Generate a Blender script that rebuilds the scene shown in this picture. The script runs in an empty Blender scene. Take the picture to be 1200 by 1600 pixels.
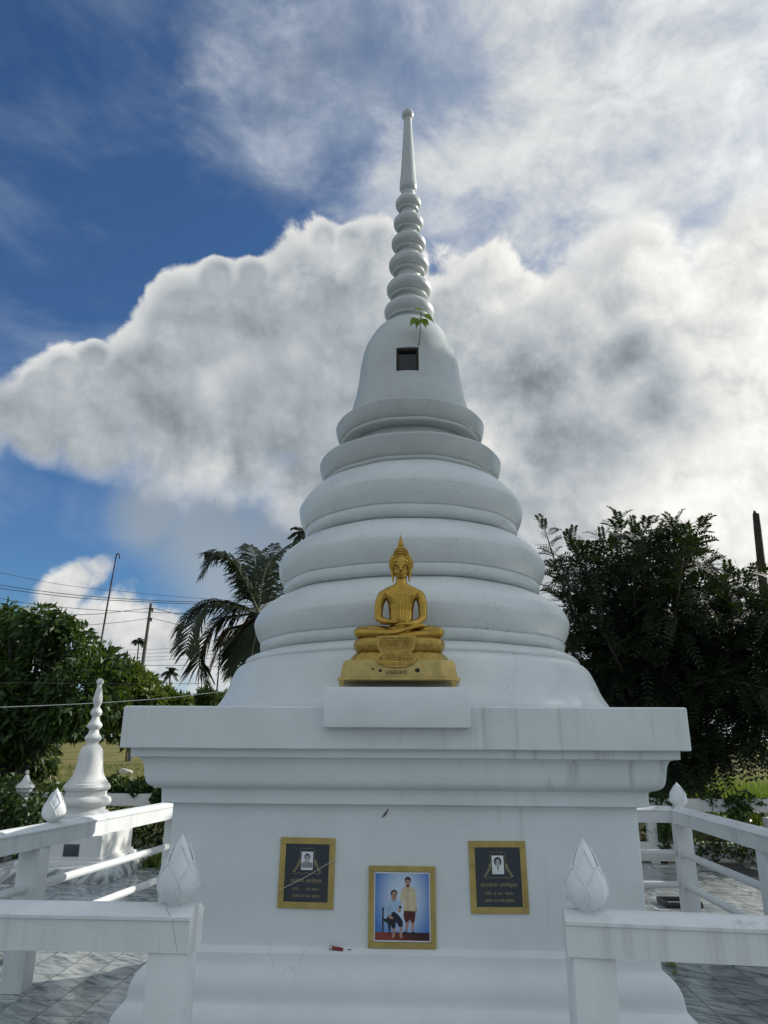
import bpy, bmesh, math, random
import numpy as np
from mathutils import Vector, Matrix

sc = bpy.context.scene
COL = sc.collection
rng = np.random.default_rng(7)
random.seed(7)
R = math.radians

# ---------------------------------------------------------------- camera
EYE, FPX = 1.55, 1109.0
PITCH, YAW, ROLL = R(17.75), R(2.8), R(0.3)
cam_data = bpy.data.cameras.new('camera')
cam = bpy.data.objects.new('camera', cam_data)
COL.objects.link(cam)
FW = Vector((-math.sin(YAW)*math.cos(PITCH), math.cos(YAW)*math.cos(PITCH), math.sin(PITCH)))
_r = FW.cross(Vector((0, 0, 1))).normalized()
_u = _r.cross(FW)
RT = _r*math.cos(ROLL) + _u*math.sin(ROLL)
UP = -_r*math.sin(ROLL) + _u*math.cos(ROLL)
cam.matrix_world = Matrix.Translation((0, 0, EYE)) @ Matrix((RT, UP, -FW)).transposed().to_4x4()
cam_data.sensor_fit = 'VERTICAL'
cam_data.sensor_height = 36.0
cam_data.lens = 36.0*FPX/1600.0
cam_data.clip_start, cam_data.clip_end = 0.05, 6000.0
sc.camera = cam

def ray(px, py):
    """world direction seen at a pixel of the 1200x1600 photograph (used to measure positions)"""
    return (FW + RT*((px-600)/FPX) - UP*((py-800)/FPX)).normalized()
def at_z(px, py, z):
    d = ray(px, py); return Vector((0, 0, EYE)) + d*((z-EYE)/d.z)
def at_y(px, py, y):
    d = ray(px, py); return Vector((0, 0, EYE)) + d*(y/d.y)

# ---------------------------------------------------------------- node helper
class N:
    """a node socket with arithmetic"""
    def __init__(s, t, sock): s.t, s.s = t, sock
    def _m(s, op, *a, clamp=False):
        n = s.t.nodes.new('ShaderNodeMath'); n.operation = op; n.use_clamp = clamp
        for i, v in enumerate((s,)+a):
            if isinstance(v, N): s.t.links.new(v.s, n.inputs[i])
            else: n.inputs[i].default_value = v
        return N(s.t, n.outputs[0])
    def __add__(s, o): return s._m('ADD', o)
    __radd__ = __add__
    def __sub__(s, o): return s._m('SUBTRACT', o)
    def __rsub__(s, o): return (s*-1.0)+o
    def __mul__(s, o): return s._m('MULTIPLY', o)
    __rmul__ = __mul__
    def __truediv__(s, o): return s._m('DIVIDE', o)
    def max(s, o): return s._m('MAXIMUM', o)
    def min(s, o): return s._m('MINIMUM', o)
    def pow(s, o): return s._m('POWER', o)
    def clamp(s): return s._m('ADD', 0.0, clamp=True)
    def smax(s, o, k): return s._m('SMOOTH_MAX', o, k)
    def step(s, a, b, lo=0.0, hi=1.0, kind='SMOOTHSTEP'):
        n = s.t.nodes.new('ShaderNodeMapRange'); n.interpolation_type = kind
        s.t.links.new(s.s, n.inputs[0])
        for i, v in ((1, a), (2, b), (3, lo), (4, hi)): n.inputs[i].default_value = v
        return N(s.t, n.outputs[0])

def vmath(t, op, a, b=None, scale=None):
    n = t.nodes.new('ShaderNodeVectorMath'); n.operation = op
    for i, v in enumerate((a, b)):
        if v is None: continue
        if isinstance(v, N): t.links.new(v.s, n.inputs[i])
        else: n.inputs[i].default_value = v
    if scale is not None:
        if isinstance(scale, N): t.links.new(scale.s, n.inputs['Scale'])
        else: n.inputs['Scale'].default_value = scale
    return N(t, n.outputs['Value' if op in ('DISTANCE', 'DOT_PRODUCT', 'LENGTH') else 'Vector'])
def noise(t, vec, scale, detail=4, rough=0.55, dist=0.0, color=False, ntype=None):
    n = t.nodes.new('ShaderNodeTexNoise')
    if ntype: n.noise_type = ntype
    if vec is not None: t.links.new(vec.s, n.inputs['Vector'])
    n.inputs['Scale'].default_value = scale; n.inputs['Detail'].default_value = detail
    n.inputs['Roughness'].default_value = rough; n.inputs['Distortion'].default_value = dist
    return N(t, n.outputs['Color' if color else 0])
def voronoi(t, vec, scale, feature='SMOOTH_F1', smooth=0.6, rand=1.0, out='Distance'):
    n = t.nodes.new('ShaderNodeTexVoronoi'); n.feature = feature
    if vec is not None: t.links.new(vec.s, n.inputs['Vector'])
    n.inputs['Scale'].default_value = scale; n.inputs['Randomness'].default_value = rand
    if feature == 'SMOOTH_F1': n.inputs['Smoothness'].default_value = smooth
    return N(t, n.outputs[out])
def mixc(t, f, a, b, blend='MIX'):
    n = t.nodes.new('ShaderNodeMix'); n.data_type = 'RGBA'; n.blend_type = blend
    for i, v in ((0, f), (6, a), (7, b)):
        if isinstance(v, N): t.links.new(v.s, n.inputs[i])
        elif i == 0: n.inputs[0].default_value = v
        else: n.inputs[i].default_value = tuple(v[:3])+(1,)
    return N(t, n.outputs[2])
def sep(t, v):
    n = t.nodes.new('ShaderNodeSeparateXYZ'); t.links.new(v.s, n.inputs[0])
    return [N(t, o) for o in n.outputs]
def comb(t, x, y, z):
    n = t.nodes.new('ShaderNodeCombineXYZ')
    for i, v in enumerate((x, y, z)):
        if isinstance(v, N): t.links.new(v.s, n.inputs[i])
        else: n.inputs[i].default_value = v
    return N(t, n.outputs[0])

# ---------------------------------------------------------------- sun and sky
SUN_EL, SUN_AZ = R(29), R(63)          # azimuth from +y towards +x
SUN = Vector((math.sin(SUN_AZ)*math.cos(SUN_EL), math.cos(SUN_AZ)*math.cos(SUN_EL), math.sin(SUN_EL)))
sl = bpy.data.lights.new('sun', 'SUN'); sl.energy = 4.0; sl.angle = R(0.6); sl.color = (1.0, 0.95, 0.86)
so = bpy.data.objects.new('sun', sl); COL.objects.link(so)
so.rotation_euler = (-SUN).to_track_quat('-Z', 'Y').to_euler()

world = bpy.data.worlds.new('World'); sc.world = world; world.use_nodes = True
world.cycles.sampling_method = 'MANUAL'; world.cycles.sample_map_resolution = 1024
wt = world.node_tree; wt.nodes.clear()
w_out = wt.nodes.new('ShaderNodeOutputWorld'); w_bg = wt.nodes.new('ShaderNodeBackground')
wt.links.new(w_bg.outputs[0], w_out.inputs[0])
SKY = 0.10
w_bg.inputs[1].default_value = SKY
sky = wt.nodes.new('ShaderNodeTexSky'); sky.sky_type = 'NISHITA'; sky.sun_disc = False
sky.sun_elevation = SUN_EL; sky.sun_rotation = SUN_AZ; sky.altitude = 0; sky.air_density = 1.0; sky.dust_density = 0.6; sky.ozone_density = 2.0
tc = wt.nodes.new('ShaderNodeTexCoord'); DIR = N(wt, tc.outputs['Generated'])

def blobs(vec, lst, k=0.12):
    f = None
    for px, py, r in lst:
        c = ray(px, py)
        # angular radius (radians) of a cloud puff seen r pixels wide at this place
        ra = (ray(px+r*0.7, py+r*0.7)-ray(px-r*0.7, py-r*0.7)).length*0.5
        b = 1.0 - vmath(wt, 'DISTANCE', vec, c)/ra
        f = b if f is None else f.smax(b, k)
    return f

CUM = [(158,560,42),(108,582,40),(205,572,30),(285,478,36),(272,505,28),(335,438,44),(395,432,42),(432,448,32),(472,402,30),(505,378,42),(548,382,40),(590,388,42),(60,600,36),(765,432,44),(735,452,38),(700,468,36),(805,455,34),(640,420,40),(-25,655,80),(35,655,75),(90,640,92),(130,628,105),(235,610,110),(310,520,112),(400,505,120),(500,460,128),(570,425,85),(590,600,210),
       (430,650,150),(280,690,120),(150,690,90),(480,740,110),(360,720,100),
       (700,560,150),(762,470,85),(850,560,150),(905,490,85),(985,460,120),(1080,600,260),(1180,440,140),
       (1150,860,330),(960,860,340),(640,640,220),(880,640,240),(800,660,150),(1330,640,330),(740,790,220),(620,760,150),(60,690,60)]
LOW = [(122,905,42),(150,893,36),(95,930,50),(195,932,40),(212,955,50),(245,985,55),(150,985,80),(270,1030,65),(330,1050,80),(60,990,60),(215,1065,60),(400,1040,110)]
SHELF = [(330,830,120),(450,840,150),(560,880,150),(230,805,80),(390,900,120)]
VEIL = [(590,140,190),(460,110,170),(440,230,110),(700,60,280),(690,250,210),(860,180,320),(1080,150,360),(1000,330,270),(520,60,160),(1250,300,330),(620,300,130),(700,370,110),(830,330,170)]

def detail(vec):
    wob = vmath(wt, 'ADD', vec, vmath(wt, 'SCALE', vmath(wt, 'SUBTRACT', noise(wt, vec, 8, 2, 0.5, color=True), (.5, .5, .5)), scale=0.07))
    v1 = voronoi(wt, wob, 8.0, 'F1')
    v2 = voronoi(wt, wob, 21.0, 'F1')
    fb = noise(wt, wob, 11, 9, 0.64) - 0.5
    return (0.30-v1*v1)*0.55 + (0.3-v2*v2)*0.46 + fb*1.9
wn = vmath(wt, 'SUBTRACT', noise(wt, DIR, 5, 2, 0.5, color=True), (.5, .5, .5))
WARP = vmath(wt, 'ADD', DIR, vmath(wt, 'SCALE', wn, scale=0.06))
det0 = detail(DIR)
d_off = vmath(wt, 'ADD', DIR, tuple((Vector((0.5, 0.0, 0.85)))*0.03))
det1 = detail(d_off)
_, _, dz = sep(wt, DIR)

base = blobs(WARP, CUM, 0.2)
cum = base + (det0-0.1)*0.36 + (noise(wt, WARP, 26, 6, 0.62)-0.5)*0.16
low = blobs(WARP, LOW, 0.3).min(0.5) + det0*0.75
side = vmath(wt, 'DOT_PRODUCT', DIR, RT)
soft = (dz.step(0.36, 0.47, 0.62, 0.15)*side.step(-0.10, 0.05, 1.0, 0.4)).max(side.step(0.12, 0.30, 0.0, 0.42))          # cloud bases melt into the air, tops stay crisp
ee = ((cum+0.05)/soft.max(0.15)).clamp()
a_c = ee*ee*(3.0-ee*2.0)
a_l = low.step(0.0, 0.45)*0.94
# the rest of the sky, out of the photograph: scattered cloud
ahead = vmath(wt, 'DOT_PRODUCT', DIR, FW)
gen = noise(wt, DIR, 2.2, 5, 0.55) - 0.5 + det0*0.12
a_g = gen.step(-0.26, 0.06)*0.95 * ahead.step(0.45, 0.62, 1.0, 0.0)
# thin high veil
vs = vmath(wt, 'MULTIPLY', WARP, (1.0, 1.0, 1.5))
wisp = noise(wt, vs, 6.5, 6, 0.62, 0.15)
wide = noise(wt, DIR, 3.2, 2, 0.5)
a_v = ((blobs(WARP, VEIL, 0.35) + (wisp-0.5)*2.0).step(-0.40, 1.05))*0.9
shelf = (blobs(WARP, SHELF, 0.3) + (wide-0.5)*1.0).step(-0.1, 0.8)*0.85

sunward = vmath(wt, 'DOT_PRODUCT', DIR, SUN)
glow = sunward.step(0.45, 1.0)
fine0 = noise(wt, WARP, 26, 6, 0.62); fine1 = noise(wt, vmath(wt, 'ADD', WARP, (0.006, 0.0, 0.011)), 26, 6, 0.62)
relief = (det0 - det1) + (fine0 - fine1)*1.2
thick = cum.step(0.02, 0.50)
DARK = [(835,610,85),(1030,640,80),(995,560,60),(860,690,60),(950,715,70)]
BRIGHT = [(1130,730,170),(1010,770,130),(1170,540,120),(330,775,85),(420,790,70),(505,395,70),(720,700,110),(1060,430,90),(790,430,60),(640,420,60),(1180,860,120)]
dark = (blobs(WARP, DARK, 0.3) + det0*2.4).step(-0.5, 1.5)
bright = (blobs(WARP, BRIGHT, 0.3) + det0*0.8).step(-0.3, 0.9)
l_c = 0.60 - thick*(0.25-glow*0.17)*side.step(-0.12, 0.06, 0.95, 1.0) + relief*side.step(-0.12, 0.10, 0.115, 0.17) + (det0-0.2)*0.05 + (wide-0.5)*0.28 - dark*0.26 + glow*0.16 + bright*0.17
l_c = l_c.max(0.16)
col_c = mixc(wt, l_c.step(0.2, 0.75), (0.84, 0.95, 1.05), (1.0, 0.99, 0.95))
def lit(c, l):
    n = wt.nodes.new('ShaderNodeVectorMath'); n.operation = 'SCALE'
    wt.links.new(c.s, n.inputs[0]); wt.links.new((l*(1.0/SKY)).s, n.inputs['Scale']); return N(wt, n.outputs[0])
C_c = lit(col_c, l_c)
l_v = (wisp.step(0.35, 0.75)*0.26 + 0.26 + glow*0.40 + (wide-0.5)*0.25)
C_v = lit(mixc(wt, l_v.step(0.3, 0.65), (0.74, 0.88, 1.14), (0.98, 1.0, 0.98)), l_v)
l_l = 0.58 + relief*0.26 - low.step(0.2, 1.0)*0.10
C_l = lit(mixc(wt, l_l.step(0.4, 0.6), (0.9, 0.97, 1.04), (1.0, 0.99, 0.95)), l_l.max(0.2))
C_s = lit(mixc(wt, 0.5, (0.70, 0.86, 1.05), (0.8, 0.92, 1.0)), wide*0.3+0.17)
C_g = lit(mixc(wt, 0.5, (0.86, 0.97, 1.08), (0.92, 0.99, 1.02)), 0.55 + relief*0.12 - gen.step(0.0, 0.4)*0.12 + glow*0.5)
s_col = mixc(wt, 1.0, N(wt, sky.outputs[0]), (0.40, 0.62, 0.84), 'MULTIPLY')
thin = noise(wt, vmath(wt, 'MULTIPLY', WARP, (1.0, 1.0, 2.2)), 3.6, 5, 0.6, 0.3).step(0.42, 0.78)*0.30
s_col = mixc(wt, thin, s_col, (0.40/SKY, 0.47/SKY, 0.58/SKY))
c = mixc(wt, a_v, s_col, C_v)
c = mixc(wt, a_l, c, C_l)
c = mixc(wt, shelf, c, C_s)
c = mixc(wt, a_g, c, C_g)
c = mixc(wt, a_c, c, C_c)
# pale air low over the horizon
haze_f = dz.step(0.0, 0.13, 0.5, 0.0)
c = mixc(wt, haze_f, c, (0.55/SKY, 0.64/SKY, 0.70/SKY))
wt.links.new(c.s, w_bg.inputs[0])
sc.view_settings.view_transform = 'Standard'; sc.view_settings.look = 'None'
sc.view_settings.exposure = 0.3; sc.view_settings.gamma = 1.0

# ---------------------------------------------------------------- materials
def mat(name):
    m = bpy.data.materials.new(name); m.use_nodes = True
    t = m.node_tree; b = t.nodes['Principled BSDF']
    return m, t, b
def put(t, b, sock, v):
    if isinstance(v, N): t.links.new(v.s, b.inputs[sock])
    elif hasattr(v, '__len__'): b.inputs[sock].default_value = tuple(v[:3])+(1,)
    else: b.inputs[sock].default_value = v
def coords(t, out='Object'):
    n = t.nodes.new('ShaderNodeTexCoord'); return N(t, n.outputs[out])
def world_pos(t):
    n = t.nodes.new('ShaderNodeNewGeometry'); return N(t, n.outputs['Position'])
def bump(t, b, h, strength, dist=0.01):
    n = t.nodes.new('ShaderNodeBump'); t.links.new(h.s, n.inputs['Height'])
    n.inputs['Strength'].default_value = strength; n.inputs['Distance'].default_value = dist
    t.links.new(n.outputs[0], b.inputs['Normal'])
def simple(name, col, rough=0.6, metal=0.0, var=0.15, scale=12, bmp=0.15, bdist=0.004, spec=0.5):
    m, t, b = mat(name); p = world_pos(t)
    n = noise(t, p, scale, 5, 0.6)
    put(t, b, 'Base Color', mixc(t, n.step(0.3, 0.7), [c*(1-var) for c in col], [min(1, c*(1+var)) for c in col]))
    put(t, b, 'Roughness', rough); put(t, b, 'Metallic', metal); b.inputs['Specular IOR Level'].default_value = spec
    if bmp: bump(t, b, n, bmp, bdist)
    return m
def white_paint(name, streak=0.0, rough=0.42, base=(0.755, 0.79, 0.79), zlo=-9.0, zhi=9.0, xmin=None, speck=0.3, brush=0.30):
    """weathered white wall paint; streak = strength of the grey rain stains between zlo and zhi"""
    m, t, b = mat(name); p = world_pos(t); x, y, z = sep(t, p)
    big = noise(t, p, 1.7, 4, 0.6); mid = noise(t, p, 9, 4, 0.65)
    col = mixc(t, (big*0.7+mid*0.3).step(0.3, 0.72), [c*0.87 for c in base], base)
    if speck:
        sp = noise(t, p, 55, 3, 0.7).step(0.70, 0.80)*noise(t, p, 3, 2, 0.5).step(0.5, 0.65)
        col = mixc(t, sp*speck, col, (0.22, 0.22, 0.20))
    if streak:
        sv = vmath(t, 'MULTIPLY', p, (9.0, 9.0, 0.35))
        s1 = noise(t, sv, 1.6, 3, 0.6).step(0.52, 0.72)
        s2 = noise(t, vmath(t, 'MULTIPLY', p, (42.0, 42.0, 1.6)), 1.0, 4, 0.7).step(0.55, 0.8)
        k = (s1*0.75+s2*0.55)*z.step(zlo, zhi)*noise(t, p, 1.3, 3, 0.5).step(0.36, 0.6)
        if xmin is not None: k = k*x.step(xmin-0.3, xmin+0.3)
        col = mixc(t, (k*streak).clamp(), col, (0.30, 0.31, 0.29))
    wp = vmath(t, 'ADD', p, vmath(t, 'SCALE', noise(t, p, 6, 4, 0.6, color=True), scale=0.16))
    ck = voronoi(t, wp, 1.9, 'DISTANCE_TO_EDGE').step(0.0, 0.0045, 1.0, 0.0)*noise(t, p, 1.1, 2, 0.5).step(0.52, 0.60)
    col = mixc(t, ck*0.24, col, (0.16, 0.16, 0.15))
    blot = noise(t, p, 4.5, 6, 0.7).step(0.60, 0.78)
    col = mixc(t, blot*0.14, col, (0.36, 0.37, 0.33))
    put(t, b, 'Base Color', col); put(t, b, 'Roughness', mid.step(0.2, 0.8, rough-0.08, rough+0.12))
    bv = vmath(t, 'MULTIPLY', p, (14.0, 14.0, 60.0))
    h = noise(t, bv, 1.0, 5, 0.6)*0.7+noise(t, p, 38, 4, 0.6)*0.5
    bump(t, b, h, brush, 0.006)
    return m
M = {}
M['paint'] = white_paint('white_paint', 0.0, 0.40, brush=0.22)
M['paint_ring'] = white_paint('glossy_white_paint', 0.0, 0.33, brush=0.75, speck=0.15, base=(0.67, 0.705, 0.695))  # slightly darker white, taking in some of the rings' shade
M['paint_shaded'] = white_paint('shaded_white_paint', 0.25, 0.38, brush=0.30, speck=0.3, base=(0.52, 0.55, 0.53))  # shade of the upper parts put into a darker white; faint streaks besides
M['paint_slab'] = white_paint('stained_white_paint', 0.6, 0.5, zlo=1.0, zhi=1.75, brush=0.18, base=(0.715, 0.745, 0.745))
M['paint_frieze'] = white_paint('streaked_white_paint', 0.72, 0.5, zlo=0.55, zhi=1.35, xmin=0.3, brush=0.15, base=(0.74, 0.775, 0.775))
M['paint_rail'] = white_paint('rail_white_paint', 1.1, 0.5, base=(0.745, 0.77, 0.765), brush=0.35, speck=0.5)
M['paint_post'] = white_paint('post_white_paint', 0.25, 0.5, base=(0.74, 0.765, 0.76), brush=0.25, speck=0.4)
M['paint_bud'] = white_paint('bud_white_paint', 0.0, 0.38, base=(0.76, 0.79, 0.80), brush=0.15, speck=0.2)
M['paint_far'] = white_paint('fence_white_paint', 0.6, 0.6, base=(0.66, 0.67, 0.65), brush=0.2)
M['gold'] = simple('gold_paint', (0.43, 0.265, 0.05), 0.27, 0.85, 0.14, 25, 0.12, 0.002)
M['gold_dark'] = simple('old_gold_paint', (0.40, 0.265, 0.06), 0.38, 0.7, 0.2, 40, 0.25, 0.003)
M['gold_flat'] = simple('gold_card_paint', (0.46, 0.34, 0.11), 0.42, 0.4, 0.14, 14, 0.2, 0.002)
M['gold_ink'] = simple('gold_lettering', (0.42, 0.36, 0.18), 0.5, 0.2, 0.1, 60, 0)
M['granite'] = simple('black_granite', (0.036, 0.045, 0.054), 0.30, 0.0, 0.3, 150, 0)  # colour lifted off black to stand in for gloss reflection
M['black'] = simple('black_plastic', (0.012, 0.012, 0.013), 0.4, 0, 0.2, 30, 0)
M['ink'] = simple('dark_ink', (0.03, 0.02, 0.008), 0.7, 0, 0.2, 30, 0)
M['red'] = simple('red_plastic', (0.22, 0.015, 0.02), 0.3, 0, 0.1, 30, 0)
M['steel'] = simple('steel', (0.5, 0.5, 0.5), 0.3, 1.0, 0.1, 30, 0)
M['print_white'] = simple('print_white', (0.72, 0.74, 0.74), 0.4, 0, 0.03, 30, 0)
M['print_grey'] = simple('print_grey', (0.25, 0.26, 0.27), 0.4, 0, 0.1, 90, 0)
M['print_pale'] = simple('print_pale', (0.46, 0.47, 0.48), 0.4, 0, 0.1, 90, 0)
M['print_face'] = simple('print_face', (0.42, 0.43, 0.44), 0.4, 0, 0.1, 60, 0)
M['print_black'] = simple('print_black', (0.012, 0.012, 0.014), 0.4, 0, 0.1, 30, 0)
M['print_skin'] = simple('print_skin', (0.42, 0.24, 0.17), 0.4, 0, 0.15, 60, 0)
M['print_shirt'] = simple('print_blue_shirt', (0.36, 0.50, 0.66), 0.4, 0, 0.12, 40, 0)
M['print_cream'] = simple('print_cream_shirt', (0.62, 0.52, 0.33), 0.4, 0, 0.12, 40, 0)
M['print_navy'] = simple('print_navy_cloth', (0.012, 0.014, 0.03), 0.4, 0, 0.1, 30, 0)
M['print_maroon'] = simple('print_maroon_cloth', (0.10, 0.02, 0.02), 0.4, 0, 0.25, 60, 0)
M['wire'] = simple('black_cable', (0.02, 0.02, 0.022), 0.6, 0, 0.1, 10, 0)
M['string'] = simple('white_string', (0.6, 0.6, 0.55), 0.8, 0, 0.1, 40, 0)
M['pole'] = simple('weathered_pole', (0.10, 0.095, 0.085), 0.85, 0, 0.3, 18, 0.5, 0.02)
M['bark'] = simple('bark', (0.038, 0.030, 0.023), 0.9, 0, 0.4, 14, 0.7, 0.03)
M['deadwood'] = simple('dead_wood', (0.045, 0.035, 0.028), 0.9, 0, 0.4, 9, 0.7, 0.03)
M['stem'] = simple('green_stem', (0.06, 0.07, 0.03), 0.7, 0, 0.2, 60, 0)
M['rock'] = simple('pale_rock', (0.42, 0.41, 0.38), 0.9, 0, 0.25, 8, 0.8, 0.03)
M['grate'] = simple('grate_iron', (0.09, 0.095, 0.10), 0.5, 0.6, 0.2, 30, 0)

def leaf_mat(name, a, b_, trans=0.3, rough=0.45, scale=1.3):
    m, t, b = mat(name); p = world_pos(t)
    n = noise(t, p, scale, 3, 0.6)*0.55 + noise(t, p, 9.0, 2, 0.6)*0.45
    col = mixc(t, n.step(0.33, 0.68), a, b_)
    put(t, b, 'Base Color', col); put(t, b, 'Roughness', rough); b.inputs['Specular IOR Level'].default_value = 0.35
    tr = t.nodes.new('ShaderNodeBsdfTranslucent'); t.links.new(mixc(t, 0.5, col, (0.16, 0.24, 0.02)).s, tr.inputs[0])
    mx = t.nodes.new('ShaderNodeMixShader'); mx.inputs[0].default_value = trans
    o = t.nodes['Material Output']
    t.links.new(b.outputs[0], mx.inputs[1]); t.links.new(tr.outputs[0], mx.inputs[2]); t.links.new(mx.outputs[0], o.inputs[0])
    return m
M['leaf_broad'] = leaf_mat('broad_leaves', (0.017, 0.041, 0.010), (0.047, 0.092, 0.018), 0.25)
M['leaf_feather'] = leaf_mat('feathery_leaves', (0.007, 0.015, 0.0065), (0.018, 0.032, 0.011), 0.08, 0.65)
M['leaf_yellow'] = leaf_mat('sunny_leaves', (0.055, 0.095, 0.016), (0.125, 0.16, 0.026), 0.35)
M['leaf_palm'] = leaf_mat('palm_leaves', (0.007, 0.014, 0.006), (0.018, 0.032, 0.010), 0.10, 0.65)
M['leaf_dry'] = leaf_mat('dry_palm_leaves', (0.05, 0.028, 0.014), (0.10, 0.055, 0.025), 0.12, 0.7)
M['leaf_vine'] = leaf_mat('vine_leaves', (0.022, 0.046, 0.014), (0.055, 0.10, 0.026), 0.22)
M['leaf_bodhi'] = leaf_mat('bodhi_leaves', (0.13, 0.20, 0.015), (0.22, 0.30, 0.03), 0.45, 0.4, 20)
M['blade_bright'] = leaf_mat('bright_grass', (0.14, 0.22, 0.03), (0.26, 0.32, 0.05), 0.4, 0.6)
M['blade_dry'] = leaf_mat('dry_grass', (0.14, 0.15, 0.045), (0.27, 0.23, 0.09), 0.3, 0.7, 0.25)

# wet marble floor tiles, 25 cm
def tile_mat():
    m, t, b = mat('marble_floor_tiles'); p = world_pos(t); x, y, z = sep(t, p)
    br = t.nodes.new('ShaderNodeTexBrick'); t.links.new(p.s, br.inputs['Vector'])
    br.offset = 0.0; br.inputs['Scale'].default_value = 1.0; br.inputs['Mortar Size'].default_value = 0.0034
    br.inputs['Brick Width'].default_value = 0.25; br.inputs['Row Height'].default_value = 0.25; br.inputs['Mortar Smooth'].default_value = 0.2
    br.inputs['Color1'].default_value = (0, 0, 0, 1); br.inputs['Color2'].default_value = (1, 1, 1, 1); br.inputs['Mortar'].default_value = (0.5, 0.5, 0.5, 1)
    mort = N(t, br.outputs['Fac']); tid = N(t, br.outputs['Color'])
    tx, ty, tz = sep(t, vmath(t, 'FLOOR', vmath(t, 'MULTIPLY', p, (4.0, 4.0, 0.0))))
    wn_ = t.nodes.new('ShaderNodeTexWhiteNoise'); t.links.new(comb(t, tx, ty, 0.0).s, wn_.inputs[0])
    rnd = N(t, wn_.outputs['Value'])
    q = vmath(t, 'ADD', p, vmath(t, 'SCALE', N(t, wn_.outputs['Color']), scale=7.0))
    # veins run aslant across each tile
    rot = t.nodes.new('ShaderNodeVectorRotate'); rot.rotation_type = 'Z_AXIS'; t.links.new(q.s, rot.inputs[0]); rot.inputs['Angle'].default_value = R(34)
    qs = vmath(t, 'MULTIPLY', N(t, rot.outputs[0]), (1.0, 4.2, 1.0))
    v1 = noise(t, qs, 3.2, 7, 0.62, 0.8); v2 = noise(t, qs, 8.0, 5, 0.65, 0.5)
    vein = (v1*0.7+v2*0.3)
    col = mixc(t, vein.step(0.36, 0.60), (0.085, 0.11, 0.125), (0.47, 0.50, 0.495))
    col = mixc(t, vein.step(0.62, 0.68)*0.5, col, (0.66, 0.68, 0.66))
    col = mixc(t, rnd.step(0, 1, 0.0, 0.3), col, (0.24, 0.27, 0.275))
    dirt = noise(t, p, 1.1, 5, 0.65)
    col = mixc(t, dirt.step(0.5, 0.8)*0.45, col, (0.11, 0.11, 0.095))
    col = mixc(t, mort, col, (0.02, 0.02, 0.018))
    put(t, b, 'Base Color', col)
    wet = noise(t, p, 1.6, 5, 0.6).step(0.40, 0.62)
    put(t, b, 'Roughness', wet*(-0.20)+0.23 + mort*0.3)
    h = noise(t, p, 5, 3, 0.6)*0.5 + noise(t, p, 18, 3, 0.6)*0.30 + noise(t, p, 75, 3, 0.6)*0.07 - mort*0.5
    bump(t, b, h, 0.42, 0.012); b.inputs['Specular IOR Level'].default_value = 0.9
    return m
M['tiles'] = tile_mat()
def marble_mat():
    m, t, b = mat('grey_veined_marble'); p = world_pos(t)
    rot = t.nodes.new('ShaderNodeVectorRotate'); rot.rotation_type = 'EULER_XYZ'; t.links.new(p.s, rot.inputs[0]); rot.inputs['Rotation'].default_value = (R(35), R(35), R(10))
    qs = vmath(t, 'MULTIPLY', N(t, rot.outputs[0]), (1.2, 1.2, 5.0))
    v = noise(t, qs, 3.0, 7, 0.62, 0.9)
    put(t, b, 'Base Color', mixc(t, v.step(0.38, 0.6), (0.20, 0.225, 0.24), (0.66, 0.67, 0.66))); put(t, b, 'Roughness', 0.3)
    return m
M['marble'] = marble_mat()
def ground_mat():
    m, t, b = mat('dry_field'); p = world_pos(t); x, y, z = sep(t, p)
    a = noise(t, p, 0.22, 6, 0.6); c_ = noise(t, p, 2.2, 6, 0.7); d = noise(t, vmath(t, 'MULTIPLY', p, (1.0, 3.0, 1.0)), 11, 4, 0.7)
    col = mixc(t, (a*0.6+c_*0.4).step(0.40, 0.62), (0.085, 0.105, 0.028), (0.30, 0.235, 0.10))
    col = mixc(t, d.step(0.35, 0.7)*0.5, col, (0.055, 0.075, 0.02))
    near = y.step(13.0, 17.0)
    col = mixc(t, near, (0.030, 0.030, 0.020), col)
    put(t, b, 'Base Color', col); put(t, b, 'Roughness', 0.95); b.inputs['Specular IOR Level'].default_value = 0.1
    bump(t, b, c_+d*0.6, 0.8, 0.1)
    return m
M['ground'] = ground_mat()

# ---------------------------------------------------------------- building helpers
def thing(name, label, cat, loc=(0, 0, 0), group=None):
    o = bpy.data.objects.new(name, None); COL.objects.link(o); o.location = loc; o.empty_display_size = 0.1
    o['label'] = label; o['category'] = cat
    if group: o['group'] = group
    return o
def tag(o, label=None, cat=None, group=None, kind=None):
    if label: o['label'] = label
    if cat: o['category'] = cat
    if group: o['group'] = group
    if kind: o['kind'] = kind
    return o
def root_loc(o):
    v = Vector((0, 0, 0))
    while o is not None: v += o.location; o = o.parent
    return v
def link(name, me, mats, parent=None, smooth=30, origin=None):
    """mesh in world coordinates -> one object; its origin is its parent's place (or `origin`)"""
    if mats is not None:
        for m in (mats if isinstance(mats, (list, tuple)) else [mats]): me.materials.append(M[m] if isinstance(m, str) else m)
    if smooth is not None:
        me.polygons.foreach_set('use_smooth', [True]*len(me.polygons))
        if smooth < 180: me.set_sharp_from_angle(angle=R(smooth))
    o = bpy.data.objects.new(name, me); COL.objects.link(o)
    base = root_loc(parent) if parent else Vector((0, 0, 0))
    if origin is not None and parent is None:
        base = Vector(origin); o.location = base
    me.transform(Matrix.Translation(-base))
    if parent: o.parent = parent
    me.update()
    return o
def raw(verts, faces, idx=None):
    me = bpy.data.meshes.new('mesh'); me.from_pydata([tuple(v) for v in verts], [], faces)
    if idx is not None: me.polygons.foreach_set('material_index', idx)
    me.update(); return me
def bm_mesh(bm):
    me = bpy.data.meshes.new('mesh'); bm.normal_update(); bm.to_mesh(me); bm.free(); return me
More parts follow.
